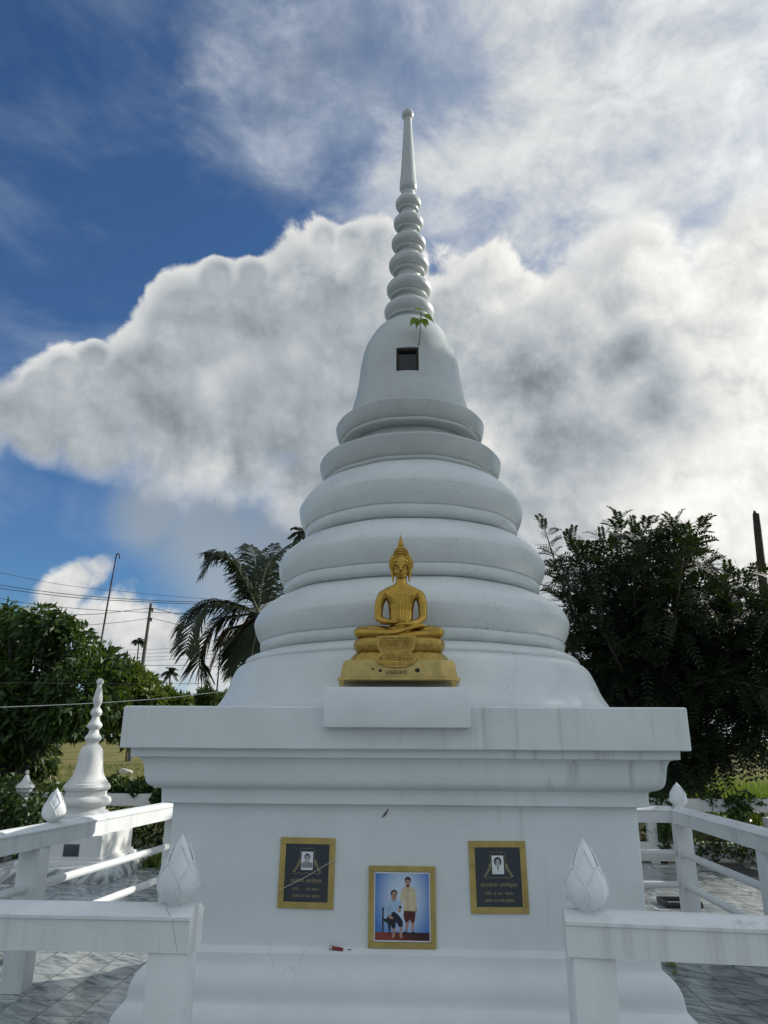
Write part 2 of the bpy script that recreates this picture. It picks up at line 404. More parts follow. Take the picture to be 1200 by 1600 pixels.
def join(*mes):
    bm = bmesh.new()
    for me in mes: bm.from_mesh(me); bpy.data.meshes.remove(me)
    return bm_mesh(bm)
def box(x0, x1, y0, y1, z0, z1, bev=0.0, seg=2):
    bm = bmesh.new(); bmesh.ops.create_cube(bm, size=1)
    for v in bm.verts: v.co = ((x0+x1)/2+v.co.x*(x1-x0), (y0+y1)/2+v.co.y*(y1-y0), (z0+z1)/2+v.co.z*(z1-z0))
    if bev: bmesh.ops.bevel(bm, geom=bm.edges[:], offset=bev, segments=seg, affect='EDGES', profile=0.5)
    return bm_mesh(bm)
def lathe(prof, cx=0, cy=0, seg=96, cap=True, wob=0.0):
    """(r, z) profile, top to bottom"""
    V, Fc = [], []
    for k, (r, z) in enumerate(prof):
        for i in range(seg):
            a = 2*math.pi*i/seg
            rr = r*(1+wob*(math.sin(3*a+z*5)+0.8*math.sin(7*a-z*9)+0.6*math.sin(13*a+z*23)))
            V.append((cx+rr*math.cos(a), cy+rr*math.sin(a), z+wob*(1.6*math.sin(2*a+z*3)+1.2*math.sin(5*a-z*7)+0.7*math.sin(11*a+z))))
    for k in range(len(prof)-1):
        for i in range(seg):
            j = (i+1) % seg
            Fc.append((k*seg+i, (k+1)*seg+i, (k+1)*seg+j, k*seg+j))
    if cap:
        Fc.append(tuple(range(seg))); n = (len(prof)-1)*seg
        Fc.append(tuple(n+i for i in reversed(range(seg))))
    return raw(V, Fc)
def square(prof, cx, cy, c=0.008, cap=True, m=22, wob=0.0007):
    """(half width, z) profile swept round a square with softened, hand-plastered sides, top to bottom"""
    V, Fc = [], []; n = 4*(m+3)
    for h, z in prof:
        cc = min(c, h*0.4); ring = []
        for q in range(4):      # front, right, back, left: walk anticlockwise seen from above
            for k in range(m+1):
                u = -1+2*k/m; s_ = (h-cc)*u
                ed = 1.0 if 0 < k < m else 0.3
                off = ed*wob*(math.sin(s_*5.3+q*2+z*3)+0.7*math.sin(s_*13.1+q+z*9)+0.5*math.sin(s_*29+q*3-z*17))
                zo = ed*wob*0.9*(math.sin(s_*4.1+q+1)+0.6*math.sin(s_*17+q*2)+0.5*math.sin(s_*41))
                ring.append((q, s_, -(h+off), zo))
            ring.append((q, h-cc*0.62, -(h-cc*0.10), 0)); ring.append((q, h-cc*0.10, -(h-cc*0.62), 0))
        for q, a_, b_, zo in ring:
            x, y = [(a_, b_), (-b_, a_), (-a_, -b_), (b_, -a_)][q]
            V.append((cx+x, cy+y, z+zo))
    for k in range(len(prof)-1):
        for i in range(n):
            j = (i+1) % n
            Fc.append((k*n+i, (k+1)*n+i, (k+1)*n+j, k*n+j))
    if cap:
        Fc.append(tuple(range(n))); Fc.append(tuple((len(prof)-1)*n+i for i in reversed(range(n))))
    bm = bmesh.new(); bm.from_mesh(raw(V, Fc)); bmesh.ops.recalc_face_normals(bm, faces=bm.faces[:]); return bm_mesh(bm)
def spline(pts, n=6):
    """Catmull-Rom through points of any dimension"""
    P = [np.array(p, float) for p in pts]; out = []
    for i in range(len(P)-1):
        p0, p1, p2, p3 = P[max(0, i-1)], P[i], P[i+1], P[min(len(P)-1, i+2)]
        for k in range(n):
            u = k/n
            out.append(0.5*((2*p1)+(-p0+p2)*u+(2*p0-5*p1+4*p2-p3)*u*u+(-p0+3*p1-3*p2+p3)*u**3))
    out.append(P[-1]); return out
def tube(pts, rad, seg=8, cap=True):
    P = [Vector(p) for p in pts]; n = len(P)
    if not hasattr(rad, '__len__'): rad = [rad]*n
    V, Fc = [], []; up = Vector((0, 0, 1)); prev = None
    for i in range(n):
        d = (P[min(n-1, i+1)]-P[max(0, i-1)]).normalized()
        if prev is None:
            a = d.orthogonal().normalized()
        else:
            a = (prev-d*prev.dot(d)).normalized()
        prev = a; b = d.cross(a)
        for k in range(seg):
            t = 2*math.pi*k/seg; V.append(P[i]+(a*math.cos(t)+b*math.sin(t))*rad[i])
    for i in range(n-1):
        for k in range(seg):
            j = (k+1) % seg; Fc.append((i*seg+k, i*seg+j, (i+1)*seg+j, (i+1)*seg+k))
    if cap: Fc.append(tuple(reversed(range(seg)))); Fc.append(tuple((n-1)*seg+k for k in range(seg)))
    return raw(V, Fc)
def extrude(prof, p0, p1):
    """closed (across, z) profile carried from p0 to p1 (points on the ground line); across is to the left of travel"""
    p0, p1 = Vector(p0), Vector(p1); d = (p1-p0); d.z = 0; d.normalize(); s = Vector((-d.y, d.x, 0))
    n = len(prof); L = (p1-p0).length; m = max(2, int(L/0.12)); V, Fc = [], []
    for k in range(m+1):
        q = p0.lerp(p1, k/m)
        for a, z in prof: V.append(q+s*a+Vector((0, 0, z)))
    for k in range(m):
        for i in range(n):
            j = (i+1) % n; Fc.append((k*n+i, k*n+j, (k+1)*n+j, (k+1)*n+i))
    Fc.append(tuple(reversed(range(n)))); Fc.append(tuple(m*n+i for i in range(n)))
    bm = bmesh.new(); bm.from_mesh(raw(V, Fc)); bmesh.ops.recalc_face_normals(bm, faces=bm.faces[:]); return bm_mesh(bm)
def quads(Q, uvless=True):
    """(n,4,3) array -> mesh of loose quads"""
    Q = np.asarray(Q, np.float32); n = len(Q); me = bpy.data.meshes.new('mesh')
    me.vertices.add(n*4); me.vertices.foreach_set('co', Q.reshape(-1))
    me.loops.add(n*4); me.loops.foreach_set('vertex_index', np.arange(n*4, dtype=np.int32))
    me.polygons.add(n); me.polygons.foreach_set('loop_start', np.arange(0, n*4, 4, dtype=np.int32))
    me.update(calc_edges=True); return me
def unit(v): return v/np.maximum(np.linalg.norm(v, axis=-1, keepdims=True), 1e-9)
def leaves(pos, along, L, W, jit=0.5, fold=0.25):
    """a kite-shaped leaf, bent along its midrib, at each position; along = direction of growth"""
    n = len(pos); a = unit(along); r = unit(rng.normal(size=(n, 3))); s = unit(np.cross(a, r)); nn = np.cross(s, a)
    L = np.broadcast_to(np.asarray(L, float).reshape(-1, 1), (n, 1)); W = np.broadcast_to(np.asarray(W, float).reshape(-1, 1), (n, 1))
    b0 = pos; m_ = pos+a*L*0.45+nn*L*0.06; tip = pos+a*L-nn*L*0.08
    q1 = np.stack([b0, m_+s*W*0.5+nn*W*fold, tip, m_-s*W*0.5+nn*W*fold], 1)
    return q1
def shade_flat(o):
    o.data.polygons.foreach_set('use_smooth', [False]*len(o.data.polygons)); o.data.update()

# ---------------------------------------------------------------- ground and floor
g = raw([(-2500, -2500, -0.14), (2500, -2500, -0.14), (2500, 3500, -0.14), (-2500, 3500, -0.14)], [(0, 1, 2, 3)])
tag(link('ground', g, 'ground', None, None), 'dry grassy field and dark soil around the tiled terrace', 'ground', kind='structure')
tag(link('tiled_floor', box(-13, 13, -1.6, 10.55, -0.13, 0.0), 'tiles', None, None), 'wet grey veined marble tile terrace', 'floor', kind='structure')

# ---------------------------------------------------------------- the great stupa
BX, BY, DX = -0.09, 4.88, -0.048
st = thing('stupa', 'tall white ringed stupa on a square moulded base, biggest thing in the scene', 'stupa', (BX, BY, 0))
plinth = spline([(1.168, .607), (1.170, .566)], 1) + spline([(1.173, .560), (1.196, .547), (1.217, .522), (1.232, .486), (1.238, .44), (1.243, .424)], 4) + \
    [(1.252, .417), (1.268, .400), (1.285, .372), (1.292, .33), (1.292, .20), (1.33, .19), (1.33, 0.0)]
link('plinth', square([(1.10, .632), (1.140, .628)]+[tuple(p) for p in plinth], BX, BY, 0.012), 'paint', st, 25)
link('wall', square([(1.136, 1.25), (1.133, 0.60)], BX, BY, 0.01), 'paint_frieze', st, 25)
corn = [(1.312, 1.52), (1.310, 1.466), (1.278, 1.460)] + [tuple(p) for p in spline([(1.272, 1.456), (1.262, 1.436), (1.256, 1.405), (1.250, 1.365), (1.240, 1.340), (1.220, 1.325), (1.190, 1.316)], 4)] + \
    [(1.184, 1.314), (1.181, 1.249), (1.138, 1.241), (1.10, 1.240)]
link('cornice', square(corn, BX, BY, 0.008), 'paint_frieze', st, 25)
link('slab', square([(1.20, 1.7), (1.346, 1.7), (1.352, 1.694), (1.352, 1.508), (1.349, 1.504), (1.25, 1.504)], BX, BY, 0.012), 'paint_slab', st, 25)
link('ledge', box(-0.452, 0.242, 3.462, 4.05, 1.602, 1.787, 0.006), 'paint', st, 30)
# bell-shaped skirt and five swelling rings
def ring_prof(*pieces):
    out = []
    for p in pieces: out += [tuple(q) for q in spline(p, 5)]
    return out
skirt = ring_prof([(0.90, 2.085), (0.985, 2.070), (1.045, 2.055), (1.088, 2.034), (1.100, 2.014), (1.096, 2.000)], [(1.100, 1.996), (1.128, 1.984), (1.155, 1.955), (1.181, 1.893), (1.203, 1.832), (1.228, 1.786), (1.258, 1.742), (1.268, 1.722), (1.272, 1.697)])
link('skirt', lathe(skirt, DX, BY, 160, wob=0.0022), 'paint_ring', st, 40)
rings = [
    ring_prof([(0.76, 2.478), (0.84, 2.456), (0.94, 2.408), (1.018, 2.345), (1.050, 2.285), (1.055, 2.250), (1.042, 2.195), (1.018, 2.150), (1.004, 2.140)], [(1.012, 2.132), (1.014, 2.112), (1.004, 2.086), (0.97, 2.066), (0.88, 2.060)]),
    ring_prof([(0.62, 2.876), (0.70, 2.856), (0.80, 2.808), (0.878, 2.744), (0.913, 2.690), (0.919, 2.655), (0.907, 2.595), (0.880, 2.545), (0.866, 2.535)], [(0.874, 2.528), (0.877, 2.508), (0.868, 2.478), (0.83, 2.460), (0.74, 2.454)]),
    ring_prof([(0.50, 3.300), (0.575, 3.290), (0.68, 3.232), (0.752, 3.156), (0.786, 3.095), (0.791, 3.060), (0.780, 3.000), (0.754, 2.946), (0.740, 2.936)], [(0.746, 2.928), (0.748, 2.906), (0.737, 2.876), (0.70, 2.856), (0.60, 2.850)]),
    ring_prof([(0.42, 3.62), (0.44, 3.58), (0.445, 3.50), (0.47, 3.468), (0.56, 3.460), (0.630, 3.454), (0.653, 3.450)], [(0.660, 3.442), (0.659, 3.428), (0.645, 3.368), (0.628, 3.325), (0.610, 3.306)], [(0.617, 3.301), (0.621, 3.284), (0.598, 3.270), (0.52, 3.268)]),
    ring_prof([(0.36, 3.775), (0.45, 3.768), (0.52, 3.760), (0.542, 3.755)], [(0.549, 3.747), (0.549, 3.734), (0.539, 3.685), (0.524, 3.648), (0.505, 3.630)], [(0.511, 3.625), (0.514, 3.608), (0.492, 3.596), (0.42, 3.594)]),
]
for k, r_ in enumerate(rings): link('ring', lathe(r_, DX, BY, 144, wob=0.0022), 'paint_ring' if k < 3 else 'paint_shaded', st, 40)
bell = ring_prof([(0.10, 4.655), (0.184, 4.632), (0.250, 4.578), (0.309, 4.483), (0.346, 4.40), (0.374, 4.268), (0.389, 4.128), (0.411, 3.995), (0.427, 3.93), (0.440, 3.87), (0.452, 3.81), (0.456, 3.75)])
bo = link('bell', lathe(bell, DX, BY, 128, wob=0.0015), 'paint_shaded', st, 40)
# the small square opening cut in the bell
NX0, NX1, NZ0, NZ1 = -0.138, 0.022, 4.035, 4.238
cut = bpy.data.objects.new('cutter', box(NX0, NX1, 4.2, 4.80, NZ0, NZ1)); COL.objects.link(cut)
cut.data.materials.append(M['paint_shaded'])
md = bo.modifiers.new('b', 'BOOLEAN'); md.object = cut; md.operation = 'DIFFERENCE'; md.solver = 'EXACT'
dg = bpy.context.evaluated_depsgraph_get(); dg.update()
nm = bpy.data.meshes.new_from_object(bo.evaluated_get(dg)); bo.modifiers.clear(); bo.data = nm
bpy.data.objects.remove(cut)
yf = BY-0.36
fr = thing  # (the opening's own parts hang under the bell)
nf = link('niche_frame', join(box(NX0+.002, NX0+.016, yf, yf+.03, NZ0+.002, NZ1-.002), box(NX1-.016, NX1-.002, yf, yf+.03, NZ0+.002, NZ1-.002),
     box(NX0+.016, NX1-.016, yf, yf+.03, NZ1-.016, NZ1-.002), box(NX0+.016, NX1-.016, yf, yf+.03, NZ0+.002, NZ0+.012)), 'deadwood', bo, None)
link('niche_back', box(NX0+.004, NX1-.004, yf+.03, yf+.05, NZ0+.004, NZ1-.004), simple('dark_glass', (0.012, 0.015, 0.017), 0.18, 0, 0.5, 20, 0.0), bo, None)
# tapering spire of rings, cone and ball
def rg(z, r, rn_up, rn_lo, dz_):
    e = dz_*0.62
    return [(rn_up, z+dz_), (rn_up, z+e*1.06)]+spline([(rn_up+.002, z+e*1.02), (rn_up+(r-rn_up)*0.62, z+e*0.80), (r*0.975, z+e*0.34), (r, z), (r*0.965, z-e*0.40), (rn_lo+(r-rn_lo)*0.50, z-e*0.76)], 4) + \
        [(rn_lo+(r-rn_lo)*0.40, z-e*0.82), (rn_lo+(r-rn_lo)*0.52, z-e*0.92), (rn_lo+(r-rn_lo)*0.46, z-e*1.10), (rn_lo, z-e*1.20)]
sp = []
for z, r, a, b_, d in ((5.815, .107, .056, .060, .095), (5.618, .123, .060, .070, .105), (5.415, .140, .070, .082, .108), (5.205, .161, .082, .095, .115), (4.975, .178, .095, .112, .118), (4.765, .196, .112, .150, .120)):
    sp += [tuple(q) for q in rg(z, r, a, b_, d)]
link('spire', lathe([(0.02, 5.925)]+sp+[(0.17, 4.63), (0.06, 4.62)], DX, BY, 72), 'paint_shaded', st, 40)
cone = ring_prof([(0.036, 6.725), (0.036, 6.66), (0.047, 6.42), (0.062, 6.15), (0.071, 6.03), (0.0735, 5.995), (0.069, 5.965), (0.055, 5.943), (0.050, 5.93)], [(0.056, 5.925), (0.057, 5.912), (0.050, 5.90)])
fi = link('finial', lathe([(0.01, 6.73)]+cone+[(0.02, 5.895)], DX, BY, 48), 'paint_shaded', st, 40)
link('ball', lathe([tuple((0.051*math.sin(math.pi*k/14)+0.001, 6.775+0.056*math.cos(math.pi*k/14))) for k in range(15)], DX, BY, 32), 'paint_shaded', fi, 60)

# ---------------------------------------------------------------- lotus buds, railings
def bud_mesh(h=0.235, w=0.148, turn=0.0):
    prof = [(0, .50), (.03, .46), (.06, .50), (.10, .64), (.18, .88), (.28, 1.0), (.38, 1.0), (.50, .92), (.62, .77), (.74, .57), (.85, .36), (.94, .16), (1.0, .01)]
    zz = [p[0] for p in prof]; rr = [p[1]*w/2*0.94 for p in prof]
    rad = lambda t: float(np.interp(t, zz, rr))
    parts = [lathe([(max(rad(t), .002), t*h) for t in reversed(np.linspace(0, 1, 26))], seg=32)]
    for row, (n, hp, w0, off, d0) in enumerate(((4, .64, 58, 45, .0066), (4, .88, 50, 0, .0030))):
        for k in range(n):
            th = turn+R(off+360/n*k); V, Fc = [], []; nu, nv = 10, 16; edgeL, edgeR = [], []
            for j in range(nv+1):
                v = j/nv; t = 0.06+v*(hp-0.06)
                wv = w0*(min(1, (v+0.12)*2.2)**0.7)*(1-v**2.2)**0.9+0.6
                for i in range(nu+1):
                    u = -1+2*i/nu; a = th+R(wv)*u
                    r_ = rad(t)+d0*min(1, v*5)*(1-0.25*abs(u))+0.0022*abs(u)**4
                    V.append((r_*math.cos(a), r_*math.sin(a), t*h))
                edgeL.append(V[-nu-1]); edgeR.append(V[-1])
            for j in range(nv):
                for i in range(nu):
                    q = j*(nu+1)+i; Fc.append((q, q+1, q+nu+2, q+nu+1))
            parts.append(raw(V, Fc)); parts.append(tube(edgeL[3:], 0.0032, 6)); parts.append(tube(edgeR[3:], 0.0032, 6))
    return join(*parts)
BUDM = {}
def bud(parent, x, y, z, h=0.235, w=0.148, turn=0.0):
    key = (h, w, turn)
    if key not in BUDM:
        me = bud_mesh(h, w, R(turn)); me.materials.append(M['paint_bud']); me.polygons.foreach_set('use_smooth', [True]*len(me.polygons)); me.set_sharp_from_angle(angle=R(60)); BUDM[key] = me
    o = bpy.data.objects.new('lotus_finial', BUDM[key]); COL.objects.link(o); o.parent = parent
    o.location = Vector((x, y, z))-root_loc(parent); return o
def beam_prof(zb=0.85, zl=0.955, zt=0.985, hw=0.078):
    return [(-hw, zb), (-hw, zl-.012), (-hw-.007, zl-.008), (-hw-.007, zl+.002), (-hw+.01, zl+.006), (-hw*.62, zt-.009), (-hw*.3, zt-.002), (0, zt),
            (hw*.3, zt-.002), (hw*.62, zt-.009), (hw-.01, zl+.006), (hw+.007, zl+.002), (hw+.007, zl-.008), (hw, zl-.012), (hw, zb)]
def rail(label, p0, p1, posts, buds, pipes=True, zt=0.985, zl=0.955, zb=0.85, turn=0.0, group='white concrete railings round the stupa', pipe_ends=None, pw=0.068):
    p0, p1 = Vector((p0[0], p0[1], 0)), Vector((p1[0], p1[1], 0))
    t = thing('railing', label, 'railing', p0.lerp(p1, 0.5), group)
    link('beam', extrude(beam_prof(zb, zl, zt), p0, p1), 'paint_rail', t, 35)
    for q in posts:
        x, y = p0.lerp(p1, q) .xy
        link('post', box(x-pw, x+pw, y-pw, y+pw, 0.0, zb+0.004, 0.006), 'paint_post', t, 35)
    for q in buds:
        x, y = p0.lerp(p1, q).xy
        bud(t, x, y, zt-0.012, turn=turn)
    if pipes:
        a, b = p0, p1
        for z in (0.595, 0.338):
            link('pipe', tube([a+Vector((0, 0, z)), a.lerp(b, .5)+Vector((0, 0, z+.002)), b+Vector((0, 0, z))], 0.029, 14), 'paint_post', t, 50)
    return t
fl = rail('front railing on the left of the gateway, cracked below its lotus bud', (-2.95, 2.745), (-0.778, 2.745), (0.03,), (), True, 1.0, 0.972, 0.866)
link('post', box(-0.915, -0.788, 2.672, 2.818, 0.0, 0.87, 0.006), 'paint_post', fl, 35)
bud(fl, -0.852, 2.745, 0.985, 0.236, 0.136, 20)
fr_ = rail('front railing on the right of the gateway, rain-stained face and flaking top', (0.488, 2.765), (2.40, 2.56), (0.97,), (), True, 1.0, 0.975, 0.873)
link('post', box(0.497, 0.635, 2.69, 2.83, 0.0, 0.876, 0.006), 'paint_post', fr_, 35)
bud(fr_, 0.570, 2.755, 0.985, 0.236, 0.136, -8)
# hairline crack in the left front beam
def crack(px0, pts, parent, y, w=0.0016):
    P = [at_y(a, b, y) for a, b in pts]
    link('crack', tube(P, w, 4), 'pole', parent, None)
crack(None, [(259, 1417), (268, 1436), (273, 1462), (277, 1487)], fl, 2.6672, 0.0007)
# left side railing: runs back to the rear corner; a lotus stands over its middle post
L0, L1 = (-2.93, 2.90), (-2.318, 7.16)
ls = rail('side railing left of the stupa, half in sun, running back past the little stupa', L0, L1, (0.53,), (0.565,), True, 0.985, 0.955, 0.845, 30, pw=0.072)
link('post', box(-2.385, -2.25, 7.10, 7.235, 0, 0.85, 0.006), 'paint_post', ls, 35)
rs = rail('side railing right of the stupa, shaded, ending at a corner lotus bud', (2.37, 2.66), (2.335, 7.02), (0.30, 0.62), (), True)
link('post', box(2.29, 2.425, 7.02, 7.155, 0, 0.85, 0.006), 'paint_post', rs, 35)
bud(rs, 2.355, 7.085, 0.972, 0.215, 0.148, 12)
rr_ = rail('short rear railing behind the stupa, meeting the corner bud on the right', (-2.24, 7.10), (2.27, 7.088), (0.33, 0.66), (), True)

# ---------------------------------------------------------------- the seated golden statue
SX, SY, SZ = -0.092, 3.655, 1.787
KX, KZ = 0.00059, 0.00062
def S(zx, zy, y=0.0):
    """sculpting units (close-up pixels) -> world"""
    return Vector((SX+(zx-592)*KX, SY+y*KX, SZ+(1370-zy)*KZ))
stt = thing('seated_statue', 'golden seated meditating statue with a pointed flame on its head', 'statue', (SX, SY, SZ))
def capsule(pts, seg=14):
    """round-ended limb through (zx, zy, y, radius)"""
    P, rd = [], []
    fine = spline(pts, 4)
    for q in fine: P.append(S(q[0], q[1], q[2])); rd.append(max(q[3], 1)*KX)
    d0, d1 = (P[0]-P[1]).normalized(), (P[-1]-P[-2]).normalized()
    ex = [(0.5, 0.87), (0.87, 0.5), (0.99, 0.1)]
    A = [P[0]+d0*rd[0]*a for a, b in reversed(ex)]; Ar = [rd[0]*b for a, b in reversed(ex)]
    B = [P[-1]+d1*rd[-1]*a for a, b in ex]; Br = [rd[-1]*b for a, b in ex]
    return tube(A+P+B, Ar+rd+Br, seg)
def ell(zx, zy, y, a, b, c, seg=28, rings=16):
    V, Fc = [], []; o = S(zx, zy, y)
    for j in range(rings+1):
        ph = math.pi*j/rings
        for i in range(seg):
            th = 2*math.pi*i/seg; s_ = max(math.sin(ph), 0.01)
            V.append(o+Vector((a*KX*s_*math.cos(th), c*KX*s_*math.sin(th), b*KZ*math.cos(ph))))
    for j in range(rings):
        for i in range(seg):
            k = (i+1) % seg; Fc.append((j*seg+i, (j+1)*seg+i, (j+1)*seg+k, j*seg+k))
    Fc.append(tuple(range(seg))); Fc.append(tuple(rings*seg+i for i in reversed(range(seg))))
    return raw(V, Fc)
def loft(rows, seg=36, pw=2.0):
    V, Fc = [], []
    for zx, zy, y, a, c in rows:
        o = S(zx, zy, y)
        for i in range(seg):
            th = 2*math.pi*i/seg; cx_, sy_ = math.cos(th), math.sin(th)
            V.append(o+Vector((a*KX*math.copysign(abs(cx_)**(2/pw), cx_), c*KX*math.copysign(abs(sy_)**(2/pw), sy_), 0)))
    n = len(rows)
    for j in range(n-1):
        for i in range(seg):
            k = (i+1) % seg; Fc.append((j*seg+i, (j+1)*seg+i, (j+1)*seg+k, j*seg+k))
    Fc.append(tuple(range(seg))); Fc.append(tuple((n-1)*seg+i for i in reversed(range(seg))))
    return raw(V, Fc)
TORSO = [(602, 440, 6, 46, 46), (602, 478, 6, 47, 46), (601, 502, 8, 58, 50), (600, 518, 8, 92, 56), (600, 534, 8, 130, 60), (600, 550, 8, 160, 64), (600, 575, 6, 172, 72), (600, 605, 4, 158, 78), (599, 635, 2, 132, 80),
         (600, 680, 0, 116, 76), (600, 740, 0, 107, 72), (600, 800, -2, 105, 76), (600, 860, 0, 108, 84), (600, 920, 5, 130, 92), (600, 965, 10, 140, 90)]
P_ = [loft(TORSO),
      capsule([(470, 590, 4, 46), (438, 604, 4, 46), (408, 680, 0, 42), (402, 780, -2, 36), (412, 802, -10, 35)]),
      capsule([(404, 785, -4, 34), (430, 812, -30, 34), (475, 832, -75, 29), (520, 840, -112, 22)]),
      capsule([(733, 590, 4, 46), (764, 604, 4, 46), (786, 680, 0, 42), (789, 780, -2, 36), (780, 802, -10, 35)]),
      capsule([(787, 785, -4, 34), (764, 815, -30, 34), (725, 842, -75, 29), (688, 852, -112, 22)]),
      # hands resting one in the other
      ell(548, 846, -122, 36, 15, 24), ell(655, 862, -126, 40, 15, 24),
      # legs folded in the half lotus
      capsule([(540, 918, 0, 58), (400, 912, -30, 57), (290, 916, -55, 54), (240, 920, -70, 47)]),
      capsule([(660, 918, 0, 58), (790, 912, -30, 57), (880, 916, -55, 54), (925, 922, -70, 47)]),
      capsule([(242, 926, -78, 47), (360, 936, -118, 44), (500, 940, -140, 38), (620, 912, -128, 27), (700, 884, -108, 22), (770, 868, -90, 21), (798, 872, -84, 13)]),
      capsule([(922, 930, -78, 46), (840, 944, -108, 44), (720, 954, -122, 40), (560, 966, -118, 34), (430, 972, -100, 26)]),
      # head
      ell(601, 352, -10, 64, 98, 82), ell(601, 402, -24, 57, 66, 56), ell(601, 442, -34, 32, 25, 36),
      capsule([(601, 330, -82, 8), (601, 365, -90, 9), (601, 396, -99, 13)]), ell(588, 400, -90, 8, 7, 10), ell(614, 400, -90, 8, 7, 10),
      ell(601, 422, -80, 23, 5, 12), ell(601, 434, -77, 18, 5.5, 12),
      capsule([(540, 334, -62, 4.5), (562, 322, -78, 5.5), (590, 332, -84, 5)]), capsule([(662, 334, -62, 4.5), (640, 322, -78, 5.5), (612, 332, -84, 5)]),
      ell(563, 352, -72, 19, 8, 10), ell(639, 352, -72, 19, 8, 10),
      capsule([(518, 350, 6, 17), (521, 400, 4, 15), (529, 450, 0, 11), (527, 488, -4, 6)]), capsule([(684, 350, 6, 17), (681, 400, 4, 15), (673, 450, 0, 11), (676, 486, -4, 6)])]
for k in range(4):   # four fingers and a thumb on each hand
    P_.append(capsule([(570, 838+k*7, -134+k*5, 8), (598, 834+k*9, -146+k*4, 7.5), (628-abs(k-1)*6, 836+k*10, -144+k*4, 6)], 10))
    P_.append(capsule([(632, 856+k*7, -138+k*4, 8), (592, 862+k*8, -152+k*4, 7.5), (552+abs(k-1)*7, 868+k*8, -150+k*4, 6)], 10))
P_.append(capsule([(545, 836, -128, 9), (578, 824, -142, 8), (604, 818, -146, 6.5)], 10)); P_.append(capsule([(660, 852, -132, 9), (632, 836, -146, 8), (610, 826, -148, 6.5)], 10))
bodyo = bpy.data.objects.new('tmp', join(*P_)); COL.objects.link(bodyo)
rm = bodyo.modifiers.new('r', 'REMESH'); rm.mode = 'VOXEL'; rm.voxel_size = 0.0019
sm = bodyo.modifiers.new('s', 'SMOOTH'); sm.factor = 0.5; sm.iterations = 4
dg = bpy.context.evaluated_depsgraph_get(); dg.update()
bme = bpy.data.meshes.new_from_object(bodyo.evaluated_get(dg)); bpy.data.objects.remove(bodyo)
body = link('body', bme, 'gold', stt, 180)
# curled hair with a topknot, then the flame
HC = [ell(600, 325, 20, 99, 102, 86), ell(600, 385, 24, 86, 62, 66), loft([(600, 186, 8, 12, 12), (600, 190, 8, 34, 34), (600, 205, 8, 50, 48), (600, 228, 8, 60, 58), (600, 262, 8, 68, 64)], 24)]
CU = []
for j in range(17):
    ph = 0.12+j*0.135; n = max(5, int(2*math.pi*95*math.sin(ph)/20))
    for i in range(n):
        th = 2*math.pi*(i+0.5*(j % 2))/n
        x_, z_, y_ = 99*math.sin(ph)*math.cos(th), 100*math.cos(ph), 84*math.sin(ph)*math.sin(th)
        if y_ < -8 and abs(x_) < 66 and z_ < 44-8*math.exp(-(x_/16)**2)-0.0035*x_*x_: continue
        CU.append(ell(600+x_, 325-z_, 20+y_, 12, 12, 12, 8, 6))
for j, (zy, rr0) in enumerate(((248, 66), (229, 60), (211, 52), (195, 38))):
    n = int(2*math.pi*rr0/20)
    for i in range(n):
        th = 2*math.pi*(i+0.5*(j % 2))/n; CU.append(ell(600+rr0*math.cos(th), zy, 8+rr0*math.sin(th), 10, 10, 10, 8, 6))
# the hair shell is cut back so that the face stays clear
hm = join(*HC); bm = bmesh.new(); bm.from_mesh(hm); bpy.data.meshes.remove(hm)
for v in bm.verts:
    lx = (v.co.x-S(600, 0).x)/KX; lz = (v.co.z-S(0, 318).z)/KZ
    pass
hm = bm_mesh(bm)
link('hair', join(hm, *CU), 'gold', stt, 60)
link('flame', loft([(596, 66, 8, 2, 2), (596, 90, 8, 6, 6), (597, 115, 8, 14, 13), (597, 140, 8, 22, 20), (598, 158, 8, 28, 26), (598, 170, 8, 27, 25), (598, 180, 8, 20, 20), (598, 186, 8, 24, 24), (598, 205, 8, 24, 24)], 20), 'gold', stt, 60)
# robe hem and hanging sash over the left shoulder
def on_torso(zx, zy, lift=9):
    zs = [q[1] for q in TORSO]; a = np.interp(zy, zs, [q[3] for q in TORSO]); c_ = np.interp(zy, zs, [q[4] for q in TORSO]); yc_ = np.interp(zy, zs, [q[2] for q in TORSO])
    u = min(0.97, abs(zx-600)/a); return S(zx, zy, yc_-c_*math.sqrt(1-u*u)-lift)
def strip(l, r_, n=16):
    L_ = spline(l, n); R_ = spline(r_, n); V, Fc = [], []
    for p, q in zip(L_, R_):
        for u in (0, .33, .67, 1): V.append(on_torso(p[0]+(q[0]-p[0])*u, p[1]+(q[1]-p[1])*u, 7.0))
    for k in range(len(L_)-1):
        for i in range(3): a = k*4+i; Fc.append((a, a+4, a+5, a+1))
    me = raw(V, Fc); bm = bmesh.new(); bm.from_mesh(me); bmesh.ops.solidify(bm, geom=bm.faces[:], thickness=0.0035); return bm_mesh(bm)
sash = link('sash', join(strip([(648, 550), (612, 630), (600, 720), (598, 838)], [(700, 552), (655, 630), (645, 720), (643, 836)]),
     tube([on_torso(*p) for p in [tuple(q) for q in spline([(640, 545), (606, 628), (594, 720), (592, 838)], 8)]], 0.0042, 6),
     tube([on_torso(*p) for p in [tuple(q) for q in spline([(672, 545), (634, 628), (621, 720), (620, 838)], 8)]], 0.0022, 6),
     tube([on_torso(*p) for p in [tuple(q) for q in spline([(708, 552), (662, 632), (650, 722), (648, 836)], 8)]], 0.0042, 6)), 'gold', stt, 50)
link('eye', capsule([(547, 358, -72, 3), (563, 363, -83, 4), (579, 359, -84, 3)], 6), 'ink', body, 60)
link('eye', capsule([(655, 358, -72, 3), (639, 363, -83, 4), (623, 359, -84, 3)], 6), 'ink', body, 60)
